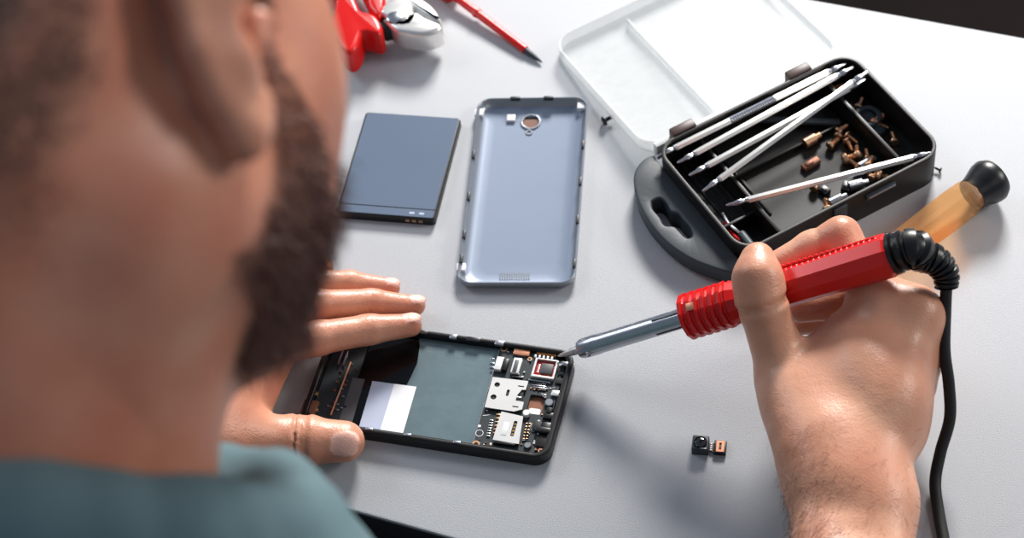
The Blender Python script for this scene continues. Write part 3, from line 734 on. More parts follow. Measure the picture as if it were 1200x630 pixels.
# ------------------------------------------------------------------ soldering iron
IT = PX(654, 417, .0105); IE = PX(1048, 297, .098)
iax = (IE - IT).normalized(); IL = (IE - IT).length
IM = axisM(IT, IE)
iron = thing('soldering_iron', 'red-handled soldering iron with steel barrel, held in the right hand', 'soldering iron', Vector((IT.x, IT.y, 0)))
def tI(px): return (px - 654) / 394 * IL
s0, s1, s2, s3 = tI(688), tI(812), tI(866), IL
obj('iron_tip', lathe([(.0004, 0), (.0012, .003), (.0024, .010), (.0028, .018), (.0028, s0 + .006)], 20, M=IM), 'tip_metal', iron, world=True)
brl = obj('barrel', lathe([(.0030, s0 - .003), (.0050, s0 - .003), (.0056, s0 - .001), (.0058, s0 + .008), (.0055, s0 + .010), (.0055, s1 + .004)], 28, M=IM), 'steel', iron, world=True)
# set screw and vent slots on the barrel
cm = IM.to_3x3(); side = (Vector((0, -.62, .78)) - iax * Vector((0, -.62, .78)).dot(iax)).normalized()
sd2 = iax.cross(side)
pp = IT + iax * (s0 + .003) + (side * .75 + sd2 * .65).normalized() * .0054
obj('set_screw', lathe([(.0019, -.001), (.0019, .0008), (.0013, .0012), (.0004, .0006)], 14, M=axisM(pp, pp + (side * .75 + sd2 * .65).normalized())), 'chrome', brl, world=True)
for k in (0, 1):
    c = IT + iax * (s1 - .010) + (side * math.cos(.9 - k * 1.6) + sd2 * math.sin(.9 - k * 1.6)) * .0055
    n_ = (c - IT - iax * (c - IT).dot(iax)).normalized()
    obj('vent_slot', bx(-.0006, .0006, -.0003, .0003, -.008, .008, .0002, M=axisM(c, c + iax, up=n_)), 'black', brl, world=True)
pr = [(.0062, s1 - .001), (.0105, s1)]
nr = 6; rl_ = (s2 - s1) / nr
for k in range(nr):
    z_ = s1 + k * rl_; pr += [(.0128, z_ + .0008), (.0130, z_ + rl_ * .62), (.0115, z_ + rl_ * .68), (.0115, z_ + rl_ * .95)]
pr += [(.0122, s2 + .001), (.0104, s2 + .006)]
obj('collar', lathe(pr, 12, M=IM), 'red', iron, world=True, smooth=25, label='ribbed red collar')
c = IT + iax * (s1 + .0085) + (side * .9 + sd2 * -.42).normalized() * .0126
n_ = (side * .9 + sd2 * -.42).normalized()
obj('moulded_mark', bx(-.0022, .0022, -.0007, .0007, -.0022, .0022, .0005, M=axisM(c, c + iax, up=n_)), 'copper', iron, world=True)
hexr = lambda s_: s_
hn = obj('handle', lathe([(.0100, s2 + .005), (.0106, s2 + .010), (.0110, s2 + .05), (.0117, s3 - .012), (.0117, s3 - .003), (.0105, s3)], 10, M=IM @ Rz(R_(8))), 'red', iron, world=True, smooth=20)
# moulded ridge on the handle's upper side: small row of beads
bm = bmesh.new()
up_ = (Vector((0, .55, .83)) - iax * Vector((0, .55, .83)).dot(iax)).normalized()
Lh = s3 - s2 - .016
for k in range(24):
    p = IT + iax * (s2 + .012 + k * Lh / 24) + up_ * .0108
    add_lathe(bm, [(.0001, -.0014), (.0012, -.0010), (.0017, 0), (.0012, .0010), (.0001, .0014)], 8, M=axisM(p, p + up_))
obj('grip_beads', bm, 'red', hn, world=True)
# strain relief and cord
sr = catmull([IE - iax * .001, IE + iax * .010, PX(1078, 298, .096), PX(1096, 305, .092), PX(1108, 320, .086), PX(1109, 336, .080)], 14)
def srr(t):
    base = .0112 - .0050 * t
    return base * (1.0 if (t * 13) % 1 < .62 else .80)
obj('strain_relief', tube(sr, srr, n=18), 'black', iron, world=True, smooth=25)
cd = catmull([sr[-1], PX(1108, 360, .070), PX(1107, 410, .055), PX(1112, 450, .040), PX(1113, 490, .026), PX(1102, 530, .014), PX(1096, 565, .006), PX(1100, 600, .0036), PX(1107, 640, .0036), PX(1112, 700, .0036), PX(1120, 790, .0036)], 10)
cd = [Vector((p.x, p.y, max(p.z, .0034))) for p in cd]
e_ = cd[-1]; n0 = len(cd)
obj('power_cord', tube(cd, .0031, n=12), 'black_matte', iron, world=True)
# ------------------------------------------------------------------ distance-field bodies
class Field:
    def __init__(s, lo, hi, h):
        s.lo = np.array(lo, float); s.h = h
        s.n = np.ceil((np.array(hi, float) - s.lo) / h).astype(int) + 1
        s.F = np.full(tuple(s.n), .05, np.float32)
        s.ax = [(s.lo[i] + h * np.arange(s.n[i])).astype(np.float32) for i in range(3)]
    def sl(s, lo, hi):
        a = np.clip(np.floor((np.array(lo) - s.lo) / s.h).astype(int), 0, s.n)
        b = np.clip(np.ceil((np.array(hi) - s.lo) / s.h).astype(int) + 1, 0, s.n)
        if (b <= a).any(): return None
        S = tuple(slice(i, j) for i, j in zip(a, b))
        X = s.ax[0][S[0]][:, None, None]; Y = s.ax[1][S[1]][None, :, None]; Z = s.ax[2][S[2]][None, None, :]
        return S, X, Y, Z
    def comb(s, S, d, k, sub=False):
        A = s.F[S]
        if sub: A = -A
        if k > 0:
            hh = np.maximum(k - np.abs(A - d), 0) / k
            r = np.minimum(A, d) - hh * hh * k * .25
        else: r = np.minimum(A, d)
        s.F[S] = -r if sub else r
    def cone(s, a, b, ra, rb, k=.004, sub=False):
        a = np.array(a, float); b = np.array(b, float); m = max(ra, rb) + k + .004
        q = s.sl(np.minimum(a, b) - m, np.maximum(a, b) + m)
        if q is None: return
        S, X, Y, Z = q; v = b - a; L2 = max(float(v @ v), 1e-12)
        t = np.clip(((X - a[0]) * v[0] + (Y - a[1]) * v[1] + (Z - a[2]) * v[2]) / L2, 0, 1)
        d = np.sqrt((X - a[0] - t * v[0]) ** 2 + (Y - a[1] - t * v[1]) ** 2 + (Z - a[2] - t * v[2]) ** 2) - (ra + t * (rb - ra))
        s.comb(S, d, k, sub)
    def chain(s, pts, rad, k=.004, k0=None):
        for i in range(len(pts) - 1): s.cone(pts[i], pts[i + 1], rad[i], rad[i + 1], k if (i or k0 is None) else k0)
    def ell(s, c, r, M=None, k=.004, sub=False):
        """ellipsoid centre c, radii r, M: 3x3 whose columns are its axes"""
        c = np.array(c, float); m = max(r) + k + .004
        q = s.sl(c - m, c + m)
        if q is None: return
        S, X, Y, Z = q; X = X - c[0]; Y = Y - c[1]; Z = Z - c[2]
        M = np.eye(3) if M is None else np.array(M)
        u = (X * M[0][0] + Y * M[1][0] + Z * M[2][0]); v = (X * M[0][1] + Y * M[1][1] + Z * M[2][1]); w_ = (X * M[0][2] + Y * M[1][2] + Z * M[2][2])
        k0 = np.sqrt((u / r[0]) ** 2 + (v / r[1]) ** 2 + (w_ / r[2]) ** 2); k1 = np.sqrt((u / r[0] ** 2) ** 2 + (v / r[1] ** 2) ** 2 + (w_ / r[2] ** 2) ** 2)
        s.comb(S, k0 * (k0 - 1) / np.maximum(k1, 1e-6), k, sub)
    def ring(s, c, axis, R, r, k=.001, sub=True):
        c = np.array(c, float); ax = np.array(axis, float); ax /= np.linalg.norm(ax); m = R + r + k + .002
        q = s.sl(c - m, c + m)
        if q is None: return
        S, X, Y, Z = q; X = X - c[0]; Y = Y - c[1]; Z = Z - c[2]
        t = X * ax[0] + Y * ax[1] + Z * ax[2]; rr2 = np.sqrt(np.maximum(X * X + Y * Y + Z * Z - t * t, 0))
        s.comb(S, np.sqrt((rr2 - R) ** 2 + t * t) - r, k, sub)
    def mesh(s, keep=None):
        F = s.F; ins = F < 0
        c = [ins[i:i - 1 or None, j:j - 1 or None, l:l - 1 or None] for i in (0, 1) for j in (0, 1) for l in (0, 1)]
        cnt = sum(x.astype(np.int8) for x in c); mix = (cnt > 0) & (cnt < 8)
        idx = np.full(mix.shape, -1, np.int32); I, J, K = np.nonzero(mix); N = len(I); idx[I, J, K] = np.arange(N)
        acc = np.zeros((N, 3)); num = np.zeros(N)
        cor = [(0, 0, 0), (1, 0, 0), (0, 1, 0), (1, 1, 0), (0, 0, 1), (1, 0, 1), (0, 1, 1), (1, 1, 1)]
        V = {q: F[I + q[0], J + q[1], K + q[2]].astype(float) for q in cor}
        for a in cor:
            for d in range(3):
                if a[d]: continue
                b = list(a); b[d] = 1; b = tuple(b); fa, fb = V[a], V[b]; m = (fa < 0) != (fb < 0)
                t = np.where(m, fa / np.where(m, fa - fb, 1), 0)
                p = np.array(a, float)[None, :].repeat(N, 0); p[:, d] += t
                acc += p * m[:, None]; num += m
        P = s.lo + s.h * (np.stack([I, J, K], 1) + acc / num[:, None])
        quads = []
        for d in range(3):
            A = [slice(None)] * 3; B = [slice(None)] * 3; A[d] = slice(0, -1); B[d] = slice(1, None)
            a, b = ins[tuple(A)], ins[tuple(B)]; e = a != b
            o1, o2 = [(1, 2), (2, 0), (0, 1)][d]
            ii = np.nonzero(e); ok = (ii[o1] > 0) & (ii[o2] > 0) & (ii[o1] < s.n[o1] - 1) & (ii[o2] < s.n[o2] - 1)
            ii = [x[ok] for x in ii]; fl2 = a[tuple(ii)]
            def g(p, q_):
                w2 = [x.copy() for x in ii]; w2[o1] -= p; w2[o2] -= q_; return idx[tuple(w2)]
            q4 = np.stack([g(1, 1), g(0, 1), g(0, 0), g(1, 0)], 1); q4[~fl2] = q4[~fl2][:, ::-1]; quads.append(q4)
        return P, np.concatenate(quads)
def mesh_obj(name, P, Q, m, parent, attrs=None):
    me = bpy.data.meshes.new(name)
    me.vertices.add(len(P)); me.vertices.foreach_set('co', np.ascontiguousarray(P, np.float32).ravel())
    me.loops.add(len(Q) * 4); me.loops.foreach_set('vertex_index', np.ascontiguousarray(Q, np.int32).ravel())
    me.polygons.add(len(Q)); me.polygons.foreach_set('loop_start', np.arange(0, len(Q) * 4, 4, dtype=np.int32)); 
    me.polygons.foreach_set('use_smooth', np.ones(len(Q), bool))
    me.update(calc_edges=True); me.validate()
    for k, v in (attrs or {}).items():
        a = me.attributes.new(k, 'FLOAT', 'POINT'); a.data.foreach_set('value', np.ascontiguousarray(v, np.float32))
    me.materials.append(MATS[m]); o = bpy.data.objects.new(name, me); COL.objects.link(o); o.parent = parent
    return o
def relax(P, Q, it=2, lam=.5):
    for _ in range(it):
        s_ = np.zeros_like(P); n_ = np.zeros(len(P))
        for i in range(4):
            a, b = Q[:, i], Q[:, (i + 1) % 4]
            for x, y in ((a, b), (b, a)):
                for d in range(3): s_[:, d] += np.bincount(x, P[y, d], len(P))
                n_ += np.bincount(x, minlength=len(P))
        P = P + lam * (s_ / n_[:, None] - P)
    return P
def normals(P, Q):
    n_ = np.cross(P[Q[:, 2]] - P[Q[:, 0]], P[Q[:, 3]] - P[Q[:, 1]]); N = np.zeros_like(P)
    for i in range(4):
        for d in range(3): N[:, d] += np.bincount(Q[:, i], n_[:, d], len(P))
    return N / np.maximum(np.linalg.norm(N, axis=1), 1e-12)[:, None]
def V3(v): return np.array((v.x, v.y, v.z))
def smooth01(x): x = np.clip(x, 0, 1); return x * x * (3 - 2 * x)
def noise3(P, f, seed=0):
    """cheap smooth value noise on points"""
    r = np.random.RandomState(seed); out = np.zeros(len(P))
    for _ in range(6):
        k = r.normal(size=3); k /= np.linalg.norm(k); out += np.sin(P @ k * f * 6.28 * r.uniform(.6, 1.5) + r.uniform(0, 6.28))
    return out / 6
# ------------------------------------------------------------------ the person
BK = -FWD                                                     # towards the viewer's side
# head frame
YAW, ROLLH, PITH = R_(25), R_(6), R_(0)
hr = CR * math.cos(YAW) + BK * math.sin(YAW)
hf = CR * math.sin(YAW) - BK * math.cos(YAW)
hu = CU.copy()
rm = Matrix.Rotation(ROLLH, 3, BK); hr, hf, hu = rm @ hr, rm @ hf, rm @ hu
rm = Matrix.Rotation(PITH, 3, hr); hf, hu = rm @ hf, rm @ hu
EAR = PD(282, 42, .515)
HO = EAR - hr * .078
HM = Matrix((hr, hf, hu)).transposed()
HMn = np.array(HM)
def H(x, y, z): return V3(HO + HM @ Vector((x / 1000, y / 1000, z / 1000)))
seatdir = dn                                                   # person faces the desk along dn
NB = HO + HM @ Vector((-.004, -.040, -.130))                    # base of the neck
NB = PD(-10, 700, .60)
SHR = NB + dd_ * .185 - dn * .0 + Vector((0, 0, -.055)); SHL = NB - dd_ * .185 + dn * .02 + Vector((0, 0, -.055))
PEL = NB - dn * .22 + Vector((0, 0, -.50))
person = thing('person', 'bearded man seen from behind in a grey-green shirt, soldering the phone', 'person', (PEL.x, PEL.y, -.74))

def head_field():
    c = V3(HO); F = Field(c - (.125, .15, .20), c + (.125, .16, .15), .0016)
    lo_ = np.minimum(F.lo, V3(NB) - .09); hi_ = np.maximum(c + (.13, .15, .14), V3(NB) + .09)
    F = Field(lo_, hi_, .0017)
    f = F
    f.ell(H(0, -8, 45), (.075, .098, .082), HMn, 0)
    f.ell(H(0, -48, 15), (.062, .050, .062), HMn, .02)
    f.ell(H(0, 40, 5), (.062, .055, .078), HMn, .02)
    for s_ in (-1, 1):
        f.cone(H(s_ * 56, 4, -8), H(s_ * 52, 6, -48), .014, .013, .02)
        f.cone(H(s_ * 52, 6, -48), H(s_ * 20, 78, -76), .014, .014, .018)
        f.ell(H(s_ * 44, 62, -8), (.024, .026, .022), HMn, .02)          # cheek bone
        f.ell(H(s_ * 43, 64, 12), (.022, .022, .028), HMn, .014)
        f.ell(H(s_ * 42, 52, -36), (.021, .034, .030), HMn, .02)         # cheek
        f.ell(H(s_ * 40, 20, -30), (.026, .036, .040), HMn, .02)
    f.cone(H(-14, 84, -78), H(14, 84, -78), .0145, .0145, .014)          # chin
    f.ell(H(0, 50, -62), (.042, .045, .022), HMn, .02)
    f.ell(H(0, 78, -45), (.028, .022, .024), HMn, .014)                  # muzzle
    f.cone(H(-34, 84, 38), H(34, 84, 38), .011, .011, .014)              # brow
    for s_ in (-1, 1): f.ell(H(s_ * 32, 100, 22), (.019, .014, .012), HMn, .010, sub=True)
    f.cone(H(0, 94, 28), H(0, 116, -8), .007, .0105, .012)               # nose
    for s_ in (-1, 1): f.ell(H(s_ * 12, 104, -13), (.0075, .010, .0075), HMn, .006)
    for s_ in (-1, 1): f.ell(H(s_ * 6, 108, -20), (.0035, .005, .004), HMn, .002, sub=True)
    f.chain([H(-23, 88, -44), H(-8, 99, -40), H(8, 99, -40), H(23, 88, -44)], [.003, .0055, .0055, .003], .005)
    f.chain([H(-20, 88, -49), H(0, 97, -51), H(20, 88, -49)], [.004, .0065, .004], .004)
    f.chain([H(-21, 95, -46), H(0, 106, -46), H(21, 95, -46)], [.001, .0012, .001], .002)
    # eyes closed lids
    for s_ in (-1, 1): f.ell(H(s_ * 32, 82, 21), (.0135, .013, .0125), HMn, .003)
    # neck
    nb = V3(NB)
    f.cone(H(0, -30, -15), nb, .056, .066, .03)
    f.cone(H(0, 10, -60), nb + V3(dn) * .02, .040, .050, .03)
    f.cone(H(44, -16, -38), nb + V3(dd_) * .02 + V3(dn) * .03, .020, .020, .022)      # neck muscle
    f.cone(H(-44, -16, -38), nb - V3(dd_) * .02 + V3(dn) * .03, .020, .020, .022)
    # ears
    for s_ in (-1, 1):
        def E(x, y, z): return H(s_ * (77 + (x - 74) * .2), 10 + (y - 4) * 1.12, z * 1.15 + 8)
        f.chain([E(73, -8, 26), E(77, -18, 8), E(75, -14, -14), E(71, -4, -24)], [.010, .011, .009, .005], .006)
        f.chain([E(75, 3, 8), E(79, 2, 24), E(84, -8, 34), E(90, -22, 31), E(93, -31, 18), E(93, -33, 3), E(89, -28, -10), E(84, -19, -21), E(79, -9, -30), E(75, -1, -28)],
                [.003, .0036, .0040, .0042, .0042, .0040, .0040, .0048, .0068, .0050], .0028)
        f.chain([E(79, -24, 24), E(82, -27, 6), E(80, -20, -10)], [.0065, .0065, .006], .005)
        f.cone(E(78, -9, -25), E(76, -3, -22), .0062, .006, .005)
        f.chain([E(82, -10, 24), E(87, -20, 14), E(86, -22, 0), E(83, -15, -12), E(79, -7, -15)], [.003, .0038, .0038, .0038, .0034], .0028)
        f.cone(E(76, 4, -3), E(78, 1, -9), .0045, .004, .003)
        f.ell(E(108, -8, 0), (.0075, .0095, .0105), HMn, .004, sub=True)
        f.cone(E(92, -4, -10), E(90, -4, -17), .0032, .0030, .002, sub=True)
        f.cone(E(93, -24, 20), E(91, -27, 0), .0018, .0018, .002, sub=True)
    return f
f = head_field(); HP, HQ = f.mesh(); HP = relax(HP, HQ, 3); HN = normals(HP, HQ)
loc = (HP - V3(HO)) @ HMn * 1000                                # head-local mm
x, y, z = loc[:, 0], loc[:, 1], loc[:, 2]; axx = np.abs(x)
jig = noise3(loc, .06, 3) * 5 + noise3(loc, .15, 4) * 2
ear = (axx > 68) & (y < 6) & (y > -40) & (z > -38) & (z < 42)
front = y + jig
def beardmask():
    side = smooth01((front - (19 - np.clip(-z - 32, 0, 60) * .75)) / 5)                    # behind the jaw
    cheek = np.where(y < 33, 60., 4 - (y - 33) * 1.3)                          # upper limit of the beard in z
    cheek = np.maximum(cheek, -44.)
    cheek = np.where(y > 70, -26, cheek)
    up = smooth01((cheek - z + jig) / 8)
    lowlim = -92. + np.clip(40 - y, 0, 60) * .75                                       # lower limit
    low = smooth01((z - lowlim + jig) / 8)
    top = smooth01((45 - z) / 10)
    m = side * up * low * top
    lips = (np.abs(z + 46) < 9) & (axx < 24) & (y > 84)
    m = np.where(lips, 0, m); m[ear & (axx > 71)] = 0
    return m
bm_ = beardmask()
hairline = smooth01((z - (34 - np.clip(-y - 36, 0, 60) * 1.5) + jig) / 22)
hairb = smooth01((24 - y + jig + np.clip(z - 30, 0, 100) * 1.6) / 12)                   # not on the face
hm = hairline * hairb * (z > -60); hm[ear] = 0
nape = smooth01((z + 62 + jig * 2 + np.clip(y + 50, -40, 30) * -.4) / 60) * smooth01((-40 - y + jig) / 20) * .5; nape[ear] = 0
stub = np.maximum(np.maximum(bm_ * .55, hm * .97), nape)
lip = ((np.abs(z + 46) < 8) & (axx < 23) & (y > 86)).astype(float) * .5
red = np.clip(.75 + .3 * noise3(loc, .03, 9), 0, 1) * .65 + lip - ear * .15
head_attrs = dict(stubble=stub, redness=red, nail=np.zeros(len(HP)))

# ------------------------------------------------------------------ right hand
def tfor(px): return (px - 654) / 394
dI0, dI1 = depth(IT), depth(IE)
def J(px, py, dd=0.): return PD(px, py, dI0 + (dI1 - dI0) * tfor(px) - dd)
WR = PX(997, 592, .046); ELR = PX(1010, 1010, .05)
rj = dict(
 t0=PX(964, 520, .048), t1=J(921, 442, .006), t2=J(892, 352, .021), t25=J(888, 325, .021), t3=J(888, 303, .017),
 i0=J(1030, 358, -.018), i1=J(986, 276, -.022), i2=J(950, 290, -.018), i3=J(914, 308, -.012),
 m0=J(1071, 370, -.022), m1=J(1018, 338, -.044), m2=J(974, 356, -.036), m3=J(938, 362, -.026),
 r0=J(1072, 410, -.034), r1=J(1000, 366, -.060), r2=J(962, 374, -.052), r3=J(938, 378, -.046),
 p0=J(1064, 452, -.036), p1=J(1010, 430, -.054), p2=J(980, 428, -.050), p3=J(975, 440, -.044))
rj = {k: V3(v) for k, v in rj.items()}
wr, el = V3(WR), V3(ELR)
allp = np.array(list(rj.values()) + [wr, el])
F = Field(allp.min(0) - .055, allp.max(0) + .055, .00125); g = F
fd = (el - wr) / np.linalg.norm(el - wr)
lat = np.cross(fd, V3(BK)); lat /= np.linalg.norm(lat)
# forearm: two bones side by side
for s_, rw, rm_ in ((-1, .0200, .030), (1, .0200, .030)):
    F.chain([wr + lat * s_ * .012 - fd * .004, wr + lat * s_ * .013 + fd * .06, wr + lat * s_ * .017 + fd * .13, el + lat * s_ * .012], [rw - .0035, .0190, rm_ - .003, .036], .018)
# back of the hand
mc = [('i0', .0120, -.010), ('m0', .0120, -.002), ('r0', .0115, .006), ('p0', .0110, .012)]
for k, r, off in mc:
    b = wr + lat * off * (1) * -1 * -1 - fd * .012
    F.chain([b, (b + rj[k]) / 2 + V3(BK) * .003, rj[k]], [.0160, .0150, r], .018)
F.cone(rj['i0'], rj['m0'], .0095, .0095, .010); F.cone(rj['m0'], rj['r0'], .0095, .0095, .010); F.cone(rj['r0'], rj['p0'], .009, .009, .010)
F.cone((rj['i0'] * .6 + wr * .4) - V3(BK) * .010, (rj['p0'] * .6 + wr * .4) - V3(BK) * .008, .018, .016, .02)
# thenar and web
F.chain([wr - lat * .010, rj['t0'], rj['t1']], [.018, .0195, .0150], .018)
F.chain([(rj['t1'] + rj['t0']) / 2, (rj['t0'] * .45 + rj['i0'] * .55)], [.013, .013], .022)
F.cone(rj['t1'] * .75 + rj['t0'] * .25, rj['i0'] * .62 + rj['t1'] * .38 - V3(BK) * .006, .0105, .0095, .018)
def finger(F, a, b, c, d, r, k0=.010, creases=True):
    F.cone(a, b, r[0], r[1], k0); F.cone(b, c, r[1] * .97, r[2], .003); F.cone(c, d, r[2] * .99, r[3], .003)
finger(F, rj['i0'], rj['i1'], rj['i2'], rj['i3'], [.0112, .0102, .0088, .0074])
finger(F, rj['m0'], rj['m1'], rj['m2'], rj['m3'], [.0112, .0100, .0088, .0074])
finger(F, rj['r0'], rj['r1'], rj['r2'], rj['r3'], [.0108, .0094, .0082, .0070])
finger(F, rj['p0'], rj['p1'], rj['p2'], rj['p3'], [.0098, .0082, .0072, .0062])
F.chain([rj['t1'], rj['t2'], rj['t25'], rj['t3']], [.0142, .0124, .0122, .0088], .006)
# knuckle bumps, tendons
for k, r in (('i0', .0085), ('m0', .0088), ('r0', .008)):
    F.ell(rj[k] + V3(BK) * .0050, (r, r, r), None, .014)
for k in ('i0', 'm0', 'r0'):
    F.cone(rj[k] + V3(BK) * .010, (wr - fd * .02) + V3(BK) * .0185, .0018, .0015, .008)
# skin creases at the thumb and index joints
def crease(F, a, b, t, R, r=.0007, k=.0012):
    p = a + (b - a) * t; F.ring(p, b - a, R, r, k)
crease(F, rj['t1'], rj['t2'], .93, .0131, .0005, .002); crease(F, rj['t1'], rj['t2'], .99, .0129, .0005, .002)
crease(F, rj['i1'], rj['i2'], .62, .0095, .0009)
P1, Q1 = F.mesh(); P1 = relax(P1, Q1, 2)
# ------------------------------------------------------------------ left hand
WL = PX(150, 520, .050); ELL = PX(-420, 700, .02)
lj = dict(t0=PX(222, 522, .036), t1=PX(292, 513, .028), t2=PX(354, 516, .0165), t3=PX(403, 517, .0135),
 i0=PX(292, 412, .040), i1=PX(372, 396, .030), i2=PX(432, 386, .0225), i3=PX(481, 381, .0175),
 m0=PX(285, 378, .036), m1=PX(372, 357, .026), m2=PX(436, 354, .0155), m3=PX(487, 358, .0085),
 r0=PX(280, 350, .030), r1=PX(352, 332, .022), r2=PX(410, 331, .014), r3=PX(458, 337, .0075),
 p0=PX(270, 330, .022), p1=PX(320, 308, .018), p2=PX(352, 306, .012), p3=PX(380, 312, .0075))
lj = {k: V3(v) for k, v in lj.items()}; wl, ell_ = V3(WL), V3(ELL)
allp = np.array(list(lj.values()) + [wl, ell_])
G = Field(allp.min(0) - .05, allp.max(0) + .05, .00125)
fd2 = (ell_ - wl) / np.linalg.norm(ell_ - wl); up3 = np.array((0, 0, 1.)); lat2 = np.cross(fd2, up3); lat2 /= np.linalg.norm(lat2)
for s_ in (-1, 1):
    G.chain([wl + lat2 * s_ * .012, wl + lat2 * s_ * .014 + fd2 * .06, wl + lat2 * s_ * .018 + fd2 * .14, ell_ + lat2 * s_ * .012], [.019, .021, .029, .038], .018)
for k, r, off in (('i0', .012, 1), ('m0', .012, .3), ('r0', .0115, -.3), ('p0', .0105, -1)):
    b = wl + lat2 * (.010 * off) * -1 - fd2 * .01
    G.chain([b, (b + lj[k]) / 2 + up3 * .003, lj[k]], [.017, .015, r], .02)
G.cone(lj['i0'], lj['m0'], .0095, .0095, .01); G.cone(lj['m0'], lj['r0'], .0095, .009, .01); G.cone(lj['r0'], lj['p0'], .009, .0085, .01)
G.chain([wl, lj['t0'], lj['t1']], [.019, .0195, .0142], .018)
G.cone((lj['t1'] + lj['t0']) / 2, lj['i0'] * .6 + lj['t0'] * .4, .012, .012, .022)
finger(G, lj['i0'], lj['i1'], lj['i2'], lj['i3'], [.0112, .0098, .0086, .0066])
finger(G, lj['m0'], lj['m1'], lj['m2'], lj['m3'], [.011, .0088, .0078, .0058])
finger(G, lj['r0'], lj['r1'], lj['r2'], lj['r3'], [.010, .0082, .0070, .0055])
finger(G, lj['p0'], lj['p1'], lj['p2'], lj['p3'], [.009, .0076, .0066, .0055])
G.chain([lj['t1'], lj['t2'], lj['t3']], [.0142, .0130, .0114], .005)
G.ell(lj['t2'], (.0134, .0134, .0130), None, .006)
for t_ in (-.14, .0, .12): crease(G, lj['t2'], lj['t3'], t_, .0143, .0007, .0020)
for A_, r_c in (('i', .0095), ('m', .0085)):
    for t_ in (-.06, .04): crease(G, lj[A_ + '2'], lj[A_ + '3'], t_, r_c, .0004, .001)
# nails: plates sunk in the tip
def nail_frame(a, b, dors):
    d = (b - a) / np.linalg.norm(b - a); n_ = dors - d * (dors @ d); n_ /= np.linalg.norm(n_); return d, n_, np.cross(d, n_)
camdir = V3(BK)
G.cone(V3(PX(288, 485, .022)), V3(PX(312, 430, .034)), .0125, .0125, .008)
nails = []
def add_nail(F, a, b, dors, r, ln, wd):
    d, n_, s_ = nail_frame(a, b, dors); c = b + d * r * .10 + n_ * r * .80
    M_ = np.stack([d, s_, n_], 1)
    F.ell(c, (ln * .58, wd * .56, r * .27), M_, .0004)
    nails.append((c, d, s_, n_, ln, wd, r))
add_nail(G, lj['t2'], lj['t3'], camdir + lat2 * 0 + np.array((.25, -.1, 0)), .0114, .0150, .0135)
add_nail(G, lj['i2'], lj['i3'], np.array((0, .25, 1.)), .0066, .010, .0086)
add_nail(G, lj['m2'], lj['m3'], np.array((0, .25, 1.)), .0058, .009, .0078)
add_nail(G, lj['r2'], lj['r3'], np.array((0, .25, 1.)), .0055, .008, .0072)
P2, Q2 = G.mesh(); P2 = relax(P2, Q2, 2)
def hand_attrs(P, tips, b0=.08):
    n = np.zeros(len(P)); rd = np.clip(b0 + .3 * noise3(P * 1000, .025, 5), 0, 1)
    for c, d, s_, n_, ln, wd, r in nails:
        q_ = P - c; u = q_ @ d; v = q_ @ s_; w_ = q_ @ n_
        e = (np.abs(u / (ln * .5)) ** 3 + np.abs(v / (wd * .5)) ** 3); n = np.maximum(n, smooth01((1.12 - e) / .2) * (w_ > -r * .25) * (np.abs(w_) < r))
    for t, w_ in tips:
        rd = np.maximum(rd, w_ * smooth01(1 - np.linalg.norm(P - t, axis=1) / .022))
    return dict(stubble=np.zeros(len(P)), redness=rd, nail=n)
a1 = hand_attrs(P1, [(rj['i1'], .4), (rj['i0'], .5), (rj['m0'], .5)]); a2 = hand_attrs(P2, [(lj['t3'], .8), (lj['t2'], .5), (lj['i3'], .7), (lj['m3'], .7), (lj['r3'], .7), (lj['t1'], .6)], .35)
# ------------------------------------------------------------------ torso core joining head and arms (under the clothes)
shr, shl, nb, pel = V3(SHR), V3(SHL), V3(NB), V3(PEL)
lo_ = np.minimum.reduce([shr, shl, pel, el, ell_]) - .12; hi_ = np.maximum.reduce([shr, shl, nb, el, ell_]) + .1
D = Field(lo_, hi_, .005)
ch = nb + (pel - nb) * .35
D.cone(ch, pel, .115, .12, .05); D.cone(nb + (pel - nb) * .15, ch, .06, .11, .05)
D.cone(shr, shl, .05, .05, .04); D.cone(shr, ch + V3(dd_) * .04, .05, .08, .05); D.cone(shl, ch - V3(dd_) * .04, .05, .08, .05)
D.cone(shr, el, .046, .036, .03); D.cone(shl, ell_, .046, .036, .03)
P3, Q3 = D.mesh(); P3 = relax(P3, Q3, 1)
a3 = dict(stubble=np.zeros(len(P3)), redness=np.zeros(len(P3)) + .2, nail=np.zeros(len(P3)))
PP = np.concatenate([HP, P1, P2, P3]); QQ = np.concatenate([HQ, Q1 + len(HP), Q2 + len(HP) + len(P1), Q3 + len(HP) + len(P1) + len(P2)])
at = {k: np.concatenate([head_attrs[k], a1[k], a2[k], a3[k]]) for k in head_attrs}
pl_ = np.array(person.location)
body = mesh_obj('body', PP - pl_, QQ, 'skin', person, at)
